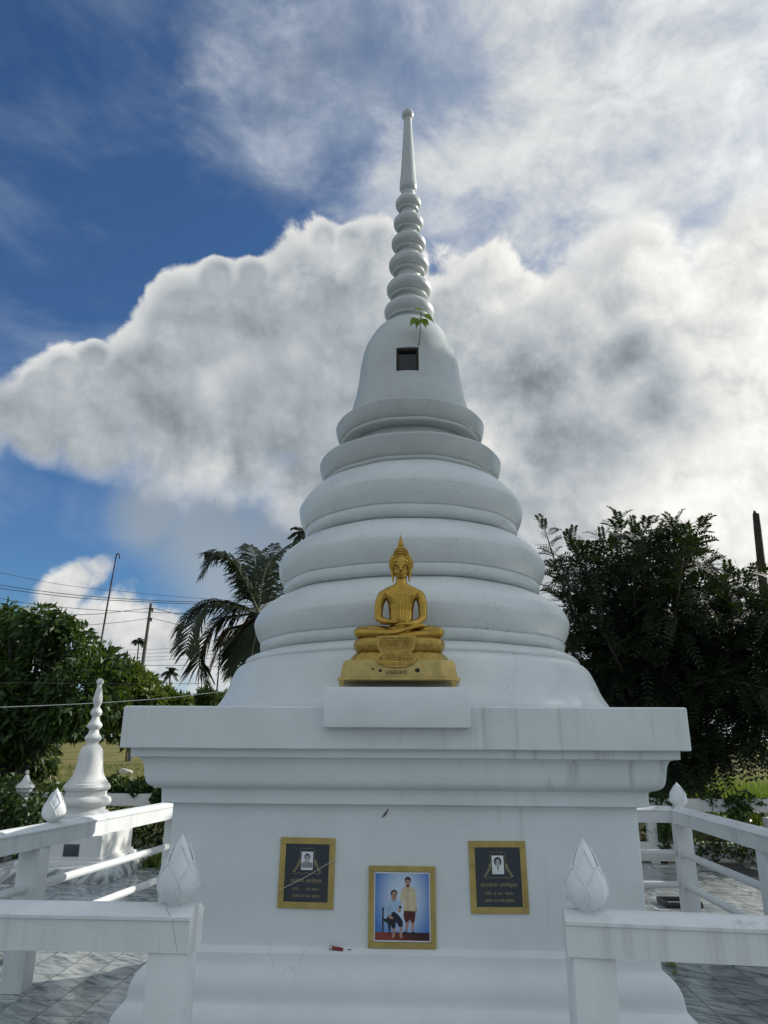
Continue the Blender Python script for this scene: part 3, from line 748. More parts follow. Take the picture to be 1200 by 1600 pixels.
# two-tier cushion throne
def tier(rows, petals=0, amp=0.0):
    me = loft(rows, 96, 3.2)
    for v in me.vertices:
        if petals:
            th = math.atan2(v.co.y-SY, v.co.x-SX); k = 1+amp*abs(math.sin(petals*th/2)); v.co.x = SX+(v.co.x-SX)*k; v.co.y = SY+(v.co.y-SY)*k
    return me
link('throne', join(tier([(585, 968, -10, 340, 165), (584, 985, -10, 378, 188), (583, 1010, -10, 388, 196), (583, 1045, -10, 386, 194), (583, 1072, -10, 370, 186), (583, 1088, -10, 345, 172)], 26, 0.012),
                   tier([(583, 1082, -10, 352, 176), (583, 1098, -10, 376, 190), (583, 1120, -10, 398, 204), (583, 1142, -10, 414, 214), (583, 1165, -10, 424, 220)], 34, 0.022)), 'gold_dark', stt, 60)
# cloth falling over the front of the throne, with a fringed hem
out = [(398, 968), (480, 962), (660, 962), (734, 968), (728, 1035), (716, 1070), (692, 1098), (716, 1118), (742, 1146), (722, 1172), (690, 1196), (640, 1212), (565, 1218), (490, 1212), (440, 1196), (406, 1172), (384, 1146), (410, 1118), (434, 1098), (410, 1070), (400, 1035)]
def front_y(zy): return float(np.interp(zy, [960, 1000, 1090, 1120, 1150, 1165, 1220], [-204, -218, -216, -232, -250, -258, -268]))
V, Fc = [], []; n = len(out)
for dy in (-8, 16):
    for zx, zy in out: V.append(S(zx, zy, front_y(zy)+dy))
Fc = [tuple(reversed(range(n))), tuple(n+i for i in range(n))]+[(i, (i+1) % n, n+(i+1) % n, n+i) for i in range(n)]
cl = raw(V, Fc); bm = bmesh.new(); bm.from_mesh(cl); bmesh.ops.recalc_face_normals(bm, faces=bm.faces[:]); bmesh.ops.triangulate(bm, faces=bm.faces[:]); cl = bm_mesh(bm)
orn = [cl]
for zy in range(982, 1160, 17):
    hwid = float(np.interp(zy, [960, 1050, 1098, 1146, 1175], [152, 142, 112, 158, 140]))
    for zx in np.arange(563-hwid+18, 563+hwid-10, 17):
        orn.append(ell(float(zx)+rng.uniform(-3, 3), zy+rng.uniform(-3, 3), front_y(zy)-9, 6, 6, 5, 6, 4))
for k in range(17):
    zx = 428+k*17; zz_ = 1172+24*math.sqrt(max(0, 1-((zx-563)/175)**2)); orn.append(capsule([(zx, zz_-14, front_y(zz_-14)-8, 3.5), (zx, zz_+4, front_y(zz_+4)-8, 4.5)], 5))
link('throne_cloth', join(*orn), 'gold_dark', stt, 50)
# splayed base with cut corners, lettered front, four feet
def plan(hw, hd, c_): return [(-hw+c_, -hd), (hw-c_, -hd), (hw, -hd+c_*0.62), (hw, hd), (-hw, hd), (-hw, -hd+c_*0.62)]
def prism(rows):
    V, Fc = [], []; n = 6
    for zy, hw, hd, c_ in rows:
        for x_, y_ in plan(hw, hd, c_): V.append(S(583+x_, zy, y_-10))
    for j in range(len(rows)-1):
        for i in range(n): k = (i+1) % n; Fc.append((j*n+i, (j+1)*n+i, (j+1)*n+k, j*n+k))
    Fc.append(tuple(range(n))); Fc.append(tuple((len(rows)-1)*n+i for i in reversed(range(n))))
    bm = bmesh.new(); bm.from_mesh(raw(V, Fc)); bmesh.ops.recalc_face_normals(bm, faces=bm.faces[:]); return bm_mesh(bm)
base = link('base', prism([(1156, 452, 236, 118), (1164, 460, 240, 120), (1200, 470, 246, 122), (1288, 486, 258, 124), (1294, 508, 270, 126), (1312, 510, 272, 126), (1316, 490, 262, 126)]), 'gold_flat', stt, 25)
for x_, y_ in ((-468, -225), (450, -225), (-468, 225), (450, 225)):
    link('foot', loft([(583+x_, 1314, y_-10, 26, 26), (583+x_, 1345, y_-10, 21, 21), (583+x_, 1370, y_-10, 17, 17)], 8, 4), 'gold_flat', stt, 40)
def text_mesh(body, size, loc, align='CENTER', squash=1.0):
    c_ = bpy.data.curves.new('lettering', 'FONT'); c_.body = body; c_.size = size; c_.align_x = align; c_.extrude = 0.0004
    o = bpy.data.objects.new('lettering', c_); COL.objects.link(o); dg_ = bpy.context.evaluated_depsgraph_get(); dg_.update()
    me = bpy.data.meshes.new_from_object(o.evaluated_get(dg_)); bpy.data.objects.remove(o); bpy.data.curves.remove(c_); me.materials.clear()
    me.transform(Matrix.Translation(loc) @ Matrix.Rotation(R(90), 4, 'X') @ Matrix.Diagonal((squash, 1, 1, 1)))
    return me
bl = text_mesh('บุชอบหต', 0.030, (0, 0, 0)); bl.transform(Matrix.Translation(S(565, 1268, -274)) @ Matrix.Rotation(R(-6), 4, 'X'))
link('inscription', bl, 'ink', base, None)
for q in ((434, 1242, 16, 12), (372, 1230, 9, 8), (738, 1240, 22, 18)): link('paint_chip', ell(q[0], q[1], -262, q[2], q[3], 6, 8, 5), 'ink', base, 60)

# ---------------------------------------------------------------- memorial plaques and the framed photograph
def flat(poly, y, depth=0.0006):
    """a printed shape: (x, z) outline at depth y"""
    n = len(poly); V = [(x, y, z) for x, z in poly]+[(x, y+depth, z) for x, z in poly]
    area = sum(poly[i][0]*poly[(i+1) % n][1]-poly[(i+1) % n][0]*poly[i][1] for i in range(n))
    f = tuple(range(n)) if area > 0 else tuple(reversed(range(n)))
    bm = bmesh.new(); bm.from_mesh(raw(V, [f]+[(i, (i+1) % n, n+(i+1) % n, n+i) for i in range(n)])); bmesh.ops.recalc_face_normals(bm, faces=bm.faces[:])
    bmesh.ops.triangulate(bm, faces=[fc for fc in bm.faces if len(fc.verts) > 4]); return bm_mesh(bm)
def oval(cx, cz, a, b, n=20): return [(cx+a*math.cos(2*math.pi*i/n), cz+b*math.sin(2*math.pi*i/n)) for i in range(n)]
def multi(name, items, parent):
    """flat shapes of several colours as one printed mesh"""
    mats_, me_all, idx = [], [], []
    for me, m in items:
        if m not in mats_: mats_.append(m)
        idx += [mats_.index(m)]*len(me.polygons); me_all.append(me)
    me = bpy.data.meshes.new('mesh'); V, Fc = [], []
    for q in me_all:
        o_ = len(V); V += [v.co.copy() for v in q.vertices]; Fc += [tuple(o_+i for i in p.vertices) for p in q.polygons]; bpy.data.meshes.remove(q)
    me = raw(V, Fc)
    for m in mats_: me.materials.append(M[m])
    me.polygons.foreach_set('material_index', idx)
    return link(name, me, None, parent, None)
WY = BY-1.133            # face of the wall
def frame(x0, x1, z0, z1, w, d, parent, skew=0.0, bottom=None):
    bw = bottom or w
    link('frame', join(box(x0, x1, WY-d, WY+.002, z1-w, z1, .0015, 1), box(x0, x1, WY-d, WY+.002, z0, z0+bw, .0015, 1),
         box(x0, x0+w, WY-d+.0004, WY+.002, z0+bw, z1-w, 0), box(x1-w, x1, WY-d+.0004, WY+.002, z0+bw, z1-w, 0)), 'gold_flat', parent, 30)
def wreath(cx, cz, y, wd):
    P = []
    for s in (-1, 1):
        for k in range(9):
            u = k/8; x = cx+s*(0.036+0.026*(1-u)**1.5); z = cz-0.052+u*0.050
            for dx, dz in ((0.006, 0.004), (-0.004, 0.006)):
                P.append((flat([(x, z), (x+s*dx*1.2+0.002, z+dz), (x+s*dx*1.6, z+dz*1.9), (x-0.002, z+dz)], y), 'gold_ink'))
    for k in range(11):
        x = cx-0.060+k*0.0120; P.append((flat(oval(x, cz-0.055+0.0018*((k % 3)-1), 0.0036, 0.0016, 8), y), 'gold_ink'))
    b = 0.0011; x0, x1, z0, z1 = cx-0.036, cx+0.036, cz-0.048, cz+0.050
    for q in ([(x0, z0+.02), (x0+b, z0+.02), (x0+b, z1), (x0, z1)], [(x1-b, z0+.02), (x1, z0+.02), (x1, z1), (x1-b, z1)], [(x0+.006, z1+.004), (x1-.006, z1+.004), (x1-.006, z1+.004+b), (x0+.006, z1+.004+b)]): P.append((flat(q, y), 'gold_ink'))
    return P
def plaque(label, x0, x1, z0, z1, lines, woman, tilt):
    t = thing('memorial_plaque', label, 'plaque', ((x0+x1)/2, WY, (z0+z1)/2), 'memorial plaques on the stupa wall')
    frame(x0, x1, z0, z1, 0.028, 0.010, t)
    link('panel', box(x0+.024, x1-.024, WY-.006, WY+.003, z0+.024, z1-.024, .001, 1), 'granite', t, 30)
    cx, cz, y = (x0+x1)/2, (z0+z1)/2+0.052, WY-.0072
    link('wreath', multi_me(wreath(cx, cz, y, 0)), None, t, None)
    pw_, ph_ = 0.028, 0.040; y2 = WY-.0078
    it = [(flat([(cx-pw_, cz-ph_), (cx+pw_, cz-ph_), (cx+pw_, cz+ph_), (cx-pw_, cz+ph_)], y2), 'print_white')]
    if woman:
        it += [(flat([(cx-.022, cz-.037), (cx+.022, cz-.037), (cx+.022, cz-.022), (cx+.010, cz-.008), (cx-.010, cz-.008), (cx-.022, cz-.022)], y2-.0004), 'print_white'),
               (flat([(cx-.004, cz-.012), (cx, cz-.030), (cx+.004, cz-.012)], y2-.0005), 'print_grey'),
               (flat(oval(cx, cz+.014, .0175, .0195), y2-.0006), 'print_black'), (flat(oval(cx, cz+.009, .0105, .0165), y2-.0009), 'print_face'),
               (flat([(cx-.005, cz-.016), (cx+.005, cz-.016), (cx+.004, cz-.004), (cx-.004, cz-.004)], y2-.0008), 'print_grey')]
    else:
        it += [(flat([(cx-.026, cz-.030), (cx+.026, cz-.030), (cx+.026, cz-.010), (cx+.010, cz-.002), (cx-.010, cz-.002), (cx-.026, cz-.012)], y2-.0004), 'print_grey'),
               (flat(oval(cx, cz+.016, .0135, .0165), y2-.0006), 'print_black'), (flat(oval(cx, cz+.010, .0098, .0150), y2-.0009), 'print_face'),
               (flat([(cx-.004, cz-.010), (cx+.004, cz-.010), (cx+.003, cz+.0), (cx-.003, cz+.0)], y2-.0008), 'print_pale')]
    it += [(flat(oval(cx-.004, cz+.012, .0022, .0011, 8), y2-.0012), 'print_black'), (flat(oval(cx+.004, cz+.012, .0022, .0011, 8), y2-.0012), 'print_black'),
           (flat(oval(cx, cz+.002, .0030, .0010, 8), y2-.0012), 'print_grey')]
    multi('portrait', it, t)
    tm = [text_mesh(s, sz, (cx+dx, y, cz+dz), 'CENTER', sq_) for s, sz, dx, dz, sq_ in lines]
    link('lettering', join(*tm), 'gold_ink', t, None)
    for ch in t.children: ch.rotation_euler = (0, R(tilt), 0)
    return t
def multi_me(items):
    me = join(*[q[0] for q in items]); me.materials.append(M[items[0][1]]); return me
plaque('black memorial plaque with a white thread across it, left of the framed couple', -0.678, -0.411, 0.786, 1.093,
       [('คุณพ่อวัง  สุขเจริญกุล', 0.021, 0, -0.092, 0.80), ('ชาตะ        ส.ค. ๒๔๐๔', 0.019, 0, -0.127, 0.80), ('มรณะ ๑๘ เม.ย. ๒๕๑๘', 0.019, 0, -0.156, 0.80)], False, 0.7)
plaque('black memorial plaque showing a woman with dark bobbed hair, right of the framed couple', 0.232, 0.502, 0.778, 1.088,
       [('คุณแม่สวย  สุขเจริญกุล', 0.022, 0, -0.092, 0.82), ('ชาตะ  ๕  ธ.ค.  ๒๔๐๓', 0.020, 0, -0.127, 0.82), ('มรณะ ๑๘ ก.พ. ๒๕๕๕', 0.020, 0, -0.157, 0.82)], True, -0.6)
# thread stretched across the left plaque
tag(link('thread', tube([at_y(434, 1392, WY-.016), at_y(480, 1369, WY-.018), at_y(528, 1340, WY-.016)], 0.0014, 5), 'string', None, 60, at_y(480, 1369, WY)),
    'thin white thread stretched slantwise over the left memorial plaque', 'thread')
# framed colour photograph of a couple
fx0, fx1, fz0, fz1 = -0.246, 0.070, 0.630, 0.974
ft = thing('framed_photograph', 'gold framed colour photograph of a seated and a standing person on blue', 'picture', ((fx0+fx1)/2, WY, fz0))
frame(fx0, fx1, fz0, fz1, 0.024, 0.014, ft)
def print_mat():
    m, t, b = mat('printed_backdrop'); p = coords(t); x, y, z = sep(t, p)
    d = vmath(t, 'LENGTH', vmath(t, 'MULTIPLY', vmath(t, 'SUBTRACT', p, (0.006, 0.0, 0.205)), (1.0, 0.0, 0.72)))
    col = mixc(t, d.step(0.03, 0.165), (0.58, 0.68, 0.80), (0.035, 0.17, 0.50))
    put(t, b, 'Base Color', col); put(t, b, 'Roughness', 0.25); return m
M['print_blue'] = print_mat()
def floor_print():
    m, t, b = mat('printed_floor'); p = coords(t); x, y, z = sep(t, p)
    put(t, b, 'Base Color', mixc(t, x.step(-0.11, 0.10), (0.24, 0.045, 0.03), (0.035, 0.006, 0.008))); put(t, b, 'Roughness', 0.25); return m
M['print_floor'] = floor_print()
px0, px1, pz0, pz1 = fx0+.025, fx1-.025, fz0+.026, fz1-.026
Y = WY-.009
def PP(u, v): return (px0+.006+(px1-px0-.012)*(u-205)/760, pz0+.006+(pz1-pz0-.012)*(1290-v)/1075)
def pol(pts): return [PP(*p) for p in pts]
it = [(flat([(px0, pz0), (px1, pz0), (px1, pz1), (px0, pz1)], Y), 'print_white'),
      (flat(pol([(205, 1165), (965, 1165), (965, 215), (205, 215)]), Y-.0004), 'print_blue'),
      (flat(pol([(205, 1290), (965, 1290), (965, 1163), (205, 1163)]), Y-.0005), 'print_floor'),
      # standing figure
      (flat(pol([(632, 985), (688, 985), (668, 1080), (650, 1150), (632, 1150), (634, 1070)]), Y-.0008), 'print_skin'), (flat(pol([(706, 985), (756, 985), (748, 1080), (746, 1155), (726, 1155), (718, 1080)]), Y-.0008), 'print_skin'),
      (flat(pol([(596, 1195), (612, 1150), (656, 1145), (656, 1185), (628, 1205)]), Y-.0009), 'print_black'), (flat(pol([(718, 1190), (722, 1150), (756, 1150), (768, 1190), (745, 1205)]), Y-.0009), 'print_black'),
      (flat(pol([(610, 805), (768, 805), (772, 900), (756, 985), (738, 1012), (704, 985), (688, 960), (672, 990), (640, 1012), (618, 970), (606, 900)]), Y-.0011), 'print_maroon'),
      (flat(pol([(600, 440), (640, 425), (700, 425), (752, 445), (782, 520), (788, 640), (792, 780), (770, 785), (760, 822), (608, 818), (606, 640), (596, 560), (590, 640), (576, 760), (552, 740), (556, 620), (572, 500)]), Y-.0013), 'print_cream'),
      (flat(pol([(548, 735), (580, 750), (566, 830), (540, 850), (524, 840)]), Y-.0014), 'print_skin'), (flat(pol([(768, 780), (794, 780), (792, 840), (774, 860), (764, 830)]), Y-.0012), 'print_skin'),
      (flat(pol([(640, 350), (696, 350), (694, 430), (668, 445), (644, 430)]), Y-.0015), 'print_skin'), (flat(oval(*PP(668, 325), .0145, .0155), Y-.0014), 'print_black'),
      (flat(oval(*PP(667, 358), .0118, .0185), Y-.0017), 'print_skin'), (flat(pol([(626, 330), (640, 300), (670, 290), (700, 300), (712, 335), (700, 322), (670, 312), (640, 320)]), Y-.0019), 'print_black'),
      (flat(pol([(650, 395), (668, 405), (686, 395), (684, 425), (668, 435), (652, 425)]), Y-.0018), 'print_black'),
      (flat(oval(*PP(655, 352), .0026, .0012, 8), Y-.0020), 'print_black'), (flat(oval(*PP(681, 352), .0026, .0012, 8), Y-.0020), 'print_black'),
      (flat(pol([(664, 440), (674, 440), (672, 815), (662, 815)]), Y-.0015), 'gold_ink'),
      # chair
      (flat(pol([(306, 775), (345, 765), (350, 785), (326, 795), (326, 1160), (318, 1170), (306, 1160)]), Y-.0008), 'print_black'), (flat(pol([(326, 950), (420, 950), (428, 1060), (416, 1205), (402, 1200), (384, 1020), (326, 985)]), Y-.0008), 'print_black'),
      # seated figure
      (flat(pol([(440, 1040), (492, 1040), (488, 1130), (480, 1230), (455, 1260), (440, 1240), (460, 1150)]), Y-.0010), 'print_skin'), (flat(pol([(540, 1040), (582, 1040), (578, 1120), (590, 1240), (566, 1262), (548, 1220), (552, 1120)]), Y-.0010), 'print_skin'),
      (flat(pol([(372, 905), (400, 860), (480, 835), (545, 900), (592, 980), (596, 1040), (582, 1080), (536, 1070), (510, 1010), (498, 1000), (492, 1080), (470, 1110), (440, 1090), (420, 1010), (374, 985)]), Y-.0012), 'print_navy'),
      (flat(pol([(425, 640), (470, 665), (512, 640), (556, 665), (582, 760), (560, 780), (530, 760), (520, 820), (470, 838), (430, 850), (440, 880), (400, 890), (360, 950), (326, 945), (334, 780), (352, 690), (372, 655)]), Y-.0014), 'print_shirt'),
      (flat(pol([(395, 880), (430, 895), (466, 935), (458, 955), (400, 945)]), Y-.0016), 'print_skin'), (flat(pol([(430, 590), (510, 590), (500, 650), (470, 668), (440, 650)]), Y-.0015), 'print_skin'),
      (flat(oval(*PP(472, 540), .0155, .0155), Y-.0015), 'print_black'), (flat(oval(*PP(474, 574), .0118, .0180), Y-.0017), 'print_skin'),
      (flat(oval(*PP(460, 566), .0026, .0012, 8), Y-.0019), 'print_black'), (flat(oval(*PP(488, 566), .0026, .0012, 8), Y-.0019), 'print_black'), (flat(oval(*PP(474, 606), .0032, .001, 8), Y-.0019), 'print_maroon')]
multi('print', it, ft)
tag(link('lighter', join(tube([at_y(516, 1480.5, 3.730), at_y(519, 1481, 3.730)], 0.0085, 10), tube([at_y(519, 1481, 3.730), at_y(536, 1484, 3.730)], 0.0082, 12)), 'red', None, 50, at_y(526, 1482, 3.73)),
    'small red plastic lighter lying on the ledge beside the framed photograph', 'lighter')
lt = bpy.data.objects['lighter']
link('cap', tube([at_y(514.5, 1480.2, 3.729), at_y(519, 1481, 3.729)], 0.0092, 10), 'steel', lt, 50)
tag(link('smudge', tube([at_y(597, 1277, WY-.006), at_y(602, 1272, WY-.010), at_y(607, 1264, WY-.004)], [0.0018, 0.0045, 0.0015], 6), 'deadwood', None, 60, at_y(602, 1271, WY)),  # small dark spot on the wall, built as a thin tube
    'tiny dark twig on the white wall above the framed photograph', 'smudge')
tag(link('burnt_match', tube([at_y(543, 1483.2, 3.728), at_y(549, 1484, 3.728)], 0.0016, 5), 'deadwood', None, 60, at_y(546, 1484, 3.728)),
    'burnt match stub on the ledge just right of the lighter', 'match')

# ---------------------------------------------------------------- sapling rooted in the niche
sp_ = thing('sapling', 'green bodhi sapling rooted at the niche high on the bell', 'sapling', at_y(653, 541, 4.50))
link('stem', tube([tuple(q) for q in spline([at_y(653, 547, 4.525), at_y(656, 528, 4.49), at_y(657, 508, 4.46), at_y(658, 492, 4.43), at_y(655, 486, 4.41)], 5)], [0.0035*(1-0.02*i) for i in range(21)], 6), 'stem', sp_, 60)
def heart(base, tip, w, nrm):
    b0, t0 = Vector(base), Vector(tip); a = t0-b0; s = a.cross(Vector(nrm)).normalized(); n_ = s.cross(a).normalized()
    pr = [(0, .06), (.03, .30), (.12, .47), (.25, .50), (.42, .42), (.58, .27), (.72, .12), (.84, .045), (1, .005)]
    V, Fc = [], []
    for u, wv in pr:
        c_ = b0+a*u-n_*0.25*w*(u-0.3)**2
        V += [c_-s*w*wv+n_*0.12*w*wv*2, c_, c_+s*w*wv+n_*0.12*w*wv*2]
    for k in range(len(pr)-1):
        q = k*3; Fc += [(q, q+3, q+4, q+1), (q+1, q+4, q+5, q+2)]
    return raw(V, Fc)
for b, tp, w, yb, yt in (((651, 497), (639, 511), .060, 4.43, 4.38), ((654, 499), (650, 514), .050, 4.44, 4.39), ((660, 498), (667, 514), .056, 4.44, 4.38), ((663, 491), (680, 505), .052, 4.43, 4.40), ((660, 484), (644, 483), .046, 4.42, 4.36), ((662, 499), (672, 510), .040, 4.46, 4.46)):
    B, T = at_y(*b, yb), at_y(*tp, yt)
    link('leaf', join(heart(B, T, w, (0.1, -1, 0.5)), tube([at_y(657, 495, 4.44), B], 0.0015, 5)), 'leaf_bodhi', sp_, 60)

# ---------------------------------------------------------------- small stupa on its marble plinth
QX, QY = -4.17, 9.35
ss = thing('small_stupa', 'small white bell stupa on a veined marble plinth, left behind the railing', 'stupa', (QX, QY, 0))
link('plinth', box(QX-.70, QX+.69, QY-.75, QY+.80, 0.0, 0.150, .004), 'marble', ss, 30)
link('pedestal', square([(.30, .56), (.43, .555), (.43, .525), (.405, .515), (.405, .50), (.385, .485), (.385, .47), (.465, .455), (.465, .225), (.485, .215), (.485, .195), (.52, .180), (.525, .150)], QX, QY, .006), 'paint_far', ss, 25)
pr = [(.05, 1.475)]+[tuple(q) for q in spline([(.080, 1.465), (.115, 1.435), (.142, 1.37), (.153, 1.26), (.168, 1.17), (.188, 1.10), (.225, 1.04)], 5)]+[(.235, 1.03), (.240, 1.012), (.262, 1.0), (.268, .985), (.280, .965), (.275, .94), (.243, .915), (.241, .865), (.26, .855)] + \
     [tuple(q) for q in spline([(.290, .84), (.307, .80), (.295, .765), (.26, .745)], 4)]+[(.247, .735), (.249, .70), (.29, .675), (.318, .65), (.322, .62), (.33, .60), (.34, .555), (.1, .55)]
link('bell', lathe(pr, QX, QY, 64), 'paint_far', ss, 35)
s2 = [(.03, 2.17), (.033, 2.13), (.048, 2.06), (.060, 1.99), (.055, 1.955), (.038, 1.92), (.036, 1.895), (.045, 1.89)]
for z, r, a in ((1.84, .072, .044), (1.688, .093, .058), (1.54, .105, .068)):
    s2 += [(a, z+.05), (a+.006, z+.045)]+[tuple(q) for q in spline([(r*.8, z+.035), (r, z), (r*.82, z-.035)], 4)]+[(a+.008, z-.042), (a, z-.05), (a, z-.06)]
link('spire', lathe([(r, 1.46+(z-1.46)*1.055) for r, z in s2+[(.075, 1.46)]], QX, QY, 40), 'paint_far', ss, 40)
link('ball', lathe([(max(.001, .046*math.sin(math.pi*k/12)), 2.247+.046*math.cos(math.pi*k/12)) for k in range(13)], QX, QY, 24), 'paint_far', ss, 60)
pq = link('name_plate', box(-4.15, -3.965, QY-.472, QY-.46, .235, .365, .002), 'granite', ss, 30)

# ---------------------------------------------------------------- outer fence, drain, tray
def fence(label, x0, x1, y, lower, posts, top=(0.635, 0.80)):
    t = thing('concrete_fence', label, 'fence', ((x0+x1)/2, y, 0), 'low white fences at the back of the terrace')
    link('beam', box(x0, x1, y-.06, y+.06, top[0], top[1], .006), 'paint_far', t, 30)
    if lower: link('beam', box(x0, x1, y-.05, y+.05, 0.02, 0.25, .006), 'paint_far', t, 30)
    for x in posts: link('post', box(x-.06, x+.06, y-.055, y+.055, -0.1, top[0]+.003, .005), 'paint_far', t, 30)
    return t
fence('low white fence with two beams at the back right of the terrace', 0.2, 12.5, 10.62, True, (0.5, 3.13, 5.9, 8.6, 11.2))
fence('low white fence topped with leafy creeper behind the small stupa', -12.5, 0.1, 10.66, False, (-11.0, -8.6, -6.42, -5.18, -2.2, -0.4))
tag(link('pier', box(4.50, 4.86, 10.02, 10.36, 0, 0.60, .01), 'paint_far', None, 30, (4.68, 10.19, 0)), 'stubby white concrete pier standing before the back right fence', 'pier')
for s in (1,):
    gt = thing('drain_grate', 'long dark iron drain grate let into the terrace on the right', 'drain', (4.03, 9.8, 0))
    xs = [box(3.93, 3.945, 8.4, 11.0-.45, 0.004, 0.016), box(4.155, 4.17, 8.4, 10.55, 0.004, 0.016)]
    for k in range(54): xs.append(box(3.945, 4.155, 8.42+k*.0395, 8.434+k*.0395, 0.005, 0.014))
    link('grid', join(*xs), 'grate', gt, None)
tr = thing('tray', 'black plastic tray lying on the tiles by the right corner post', 'tray', (2.55, 8.02, 0))
def ringbox(x0, x1, y0, y1, z0, z1, w):
    return join(box(x0, x1, y0, y0+w, z0, z1, .008), box(x0, x1, y1-w, y1, z0, z1, .008), box(x0, x0+w, y0+w, y1-w, z0, z1, 0), box(x1-w, x1, y0+w, y1-w, z0, z1, 0))
link('rim', ringbox(2.38, 2.74, 7.86, 8.16, 0.004, 0.05, .03), 'black', tr, 30)
link('bottom', box(2.41, 2.71, 7.89, 8.13, 0.004, 0.012), simple('grey_liner', (0.3, 0.31, 0.31), 0.5), tr, 30)
# bell-topped finial half buried in creeper at far left
uz = at_y(40, 1226, 10.3)
un = thing('stone_finial', 'grey-white bell-shaped finial poking from the creeper at far left', 'finial', (uz.x, 10.3, 0))
link('cap', lathe([(.012, uz.z+.19), (.024, uz.z+.175), (.024, uz.z+.15), (.016, uz.z+.13), (.03, uz.z+.115), (.05, uz.z+.06), (.085, uz.z+.02), (.118, uz.z-.012), (.128, uz.z-.035), (.112, uz.z-.055), (.105, uz.z-.075), (.112, uz.z-.08), (.10, uz.z-.10), (.075, uz.z-.12), (.075, uz.z-.16), (.11, uz.z-.2)], uz.x, 10.3, 32), 'paint_far', un, 40)
link('shaft', lathe([(.085, uz.z-.19), (.10, uz.z-.21), (.10, 0.0)], uz.x, 10.3, 24), 'paint_far', un, 40)

# ---------------------------------------------------------------- vegetation
def at_d(px, py, dist):
    """point at horizontal distance `dist` from the camera, seen at a photograph pixel"""
    d = ray(px, py); return Vector((0, 0, EYE)) + d*(dist/math.hypot(d.x, d.y))
def px_size(px, py, dist, r):
    return (at_d(px+r, py, dist)-at_d(px, py, dist)).length
def clump_points(cs, n, shell=0.55):
    """points in a union of uneven clumps; cs = (centre, radius)"""
    w = np.array([r**2 for c_, r in cs]); w = w/w.sum(); k = rng.choice(len(cs), n, p=w)
    d = unit(rng.normal(size=(n, 3))); t = rng.random(n)**(1/3)*(1-shell)+shell*rng.random(n)**0.25
    c_ = np.array([list(q[0]) for q in cs])[k]; r = np.array([q[1] for q in cs])[k]
    bumpy = 0.86+0.26*np.sin(d[:, 0]*5+k)*np.sin(d[:, 1]*6+k*1.7)*np.sin(d[:, 2]*5+k*0.6)
    return c_+d*(r*t*bumpy)[:, None], d
def leafy_tree(name, label, cat, cs, base, n, L, W, leaf, droop=0.5, trunk=0.09, group=None, limbs=True, shell=0.55, fold=0.25):
    cs = [(Vector(c_), r) for c_, r in cs]
    t = thing(name, label, cat, base, group)
    if limbs:
        b0 = Vector(base); mid = sum((c_ for c_, r in cs), Vector())/len(cs); fork = b0.lerp(mid, 0.45)
        ms = [tube([tuple(q) for q in spline([b0, b0.lerp(fork, .5)+Vector((.06, .03, 0)), fork], 4)], np.linspace(trunk, trunk*.7, 9), 10)]
        for c_, r in cs:
            ms.append(tube([tuple(q) for q in spline([fork-(fork-b0)*0.1, fork.lerp(c_, .5)+Vector((0, 0, r*.2)), c_], 4)], np.linspace(trunk*.55, trunk*.12, 9), 7))
        link('trunk', join(*ms), 'bark', t, 60)
    p, d = clump_points([(c_, r) for c_, r in cs], n, shell)
    along = d*0.8+rng.normal(size=(n, 3))*0.75+np.array([0, 0, -droop])
    o = link('crown', quads(leaves(p, along, L*rng.uniform(.6, 1.25, n), W*rng.uniform(.6, 1.2, n), fold=fold)), leaf, t, None)
    return t
def px_clumps(lst, dist, jit=0.8):
    return [(at_d(x, y, dist+rng.uniform(-jit, jit)+dz_), px_size(x, y, dist, r)) for x, y, r, dz_ in [(q+(0,))[:4] for q in lst]]
def floor_under(p, z=-0.14): return Vector((p.x, p.y, z))

# big broad-leaved tree at the left edge
D = 13.0
cs = px_clumps([(20, 1000, 60), (70, 985, 50), (-30, 1010, 70), (110, 1010, 45), (150, 1030, 40), (180, 1045, 28), (60, 1060, 75), (120, 1080, 65), (0, 1090, 80), (165, 1085, 40), (-60, 1090, 80),
                (40, 1140, 65), (88, 1112, 48), (-10, 1150, 65), (60, 1190, 38), (30, 1195, 40), (-50, 1170, 70), (15, 965, 28), (55, 968, 22), (100, 978, 22)], D)
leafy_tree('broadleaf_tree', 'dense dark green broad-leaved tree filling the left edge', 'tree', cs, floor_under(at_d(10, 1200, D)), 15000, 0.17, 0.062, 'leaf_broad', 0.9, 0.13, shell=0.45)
# the tree to the right whose crown keeps the sun off the stupa's right side
sh_ = Vector((math.sin(SUN_AZ), math.cos(SUN_AZ), 0)); sn_ = Vector((sh_.y, -sh_.x, 0))
def shade(q, z, r): z = z-1.25; v = sh_*10.2+sn_*q; return (Vector((v.x, v.y, z)), r)
leafy_tree('broadleaf_tree', 'leafy tree standing off to the right, shading the stupa and right railing', 'tree',
           [shade(-4.3, 6.2, 1.25), shade(-3.2, 5.4, 1.3), shade(-2.0, 6.0, 1.3), shade(-1.7, 7.2, 1.1), shade(-4.2, 8.2, 1.25), shade(-2.8, 7.6, 1.4), shade(-2.6, 9.0, 1.1), shade(-4.0, 9.2, .8), shade(-1.6, 4.6, 1.0), shade(-4.4, 4.6, 1.0), shade(-3.2, 4.4, .8)],
           tuple(sh_*10.2+sn_*-2.2+Vector((0, 0, -.14))), 15000, 0.27, 0.13, 'leaf_broad', 0.4, 0.16, shell=0.35)
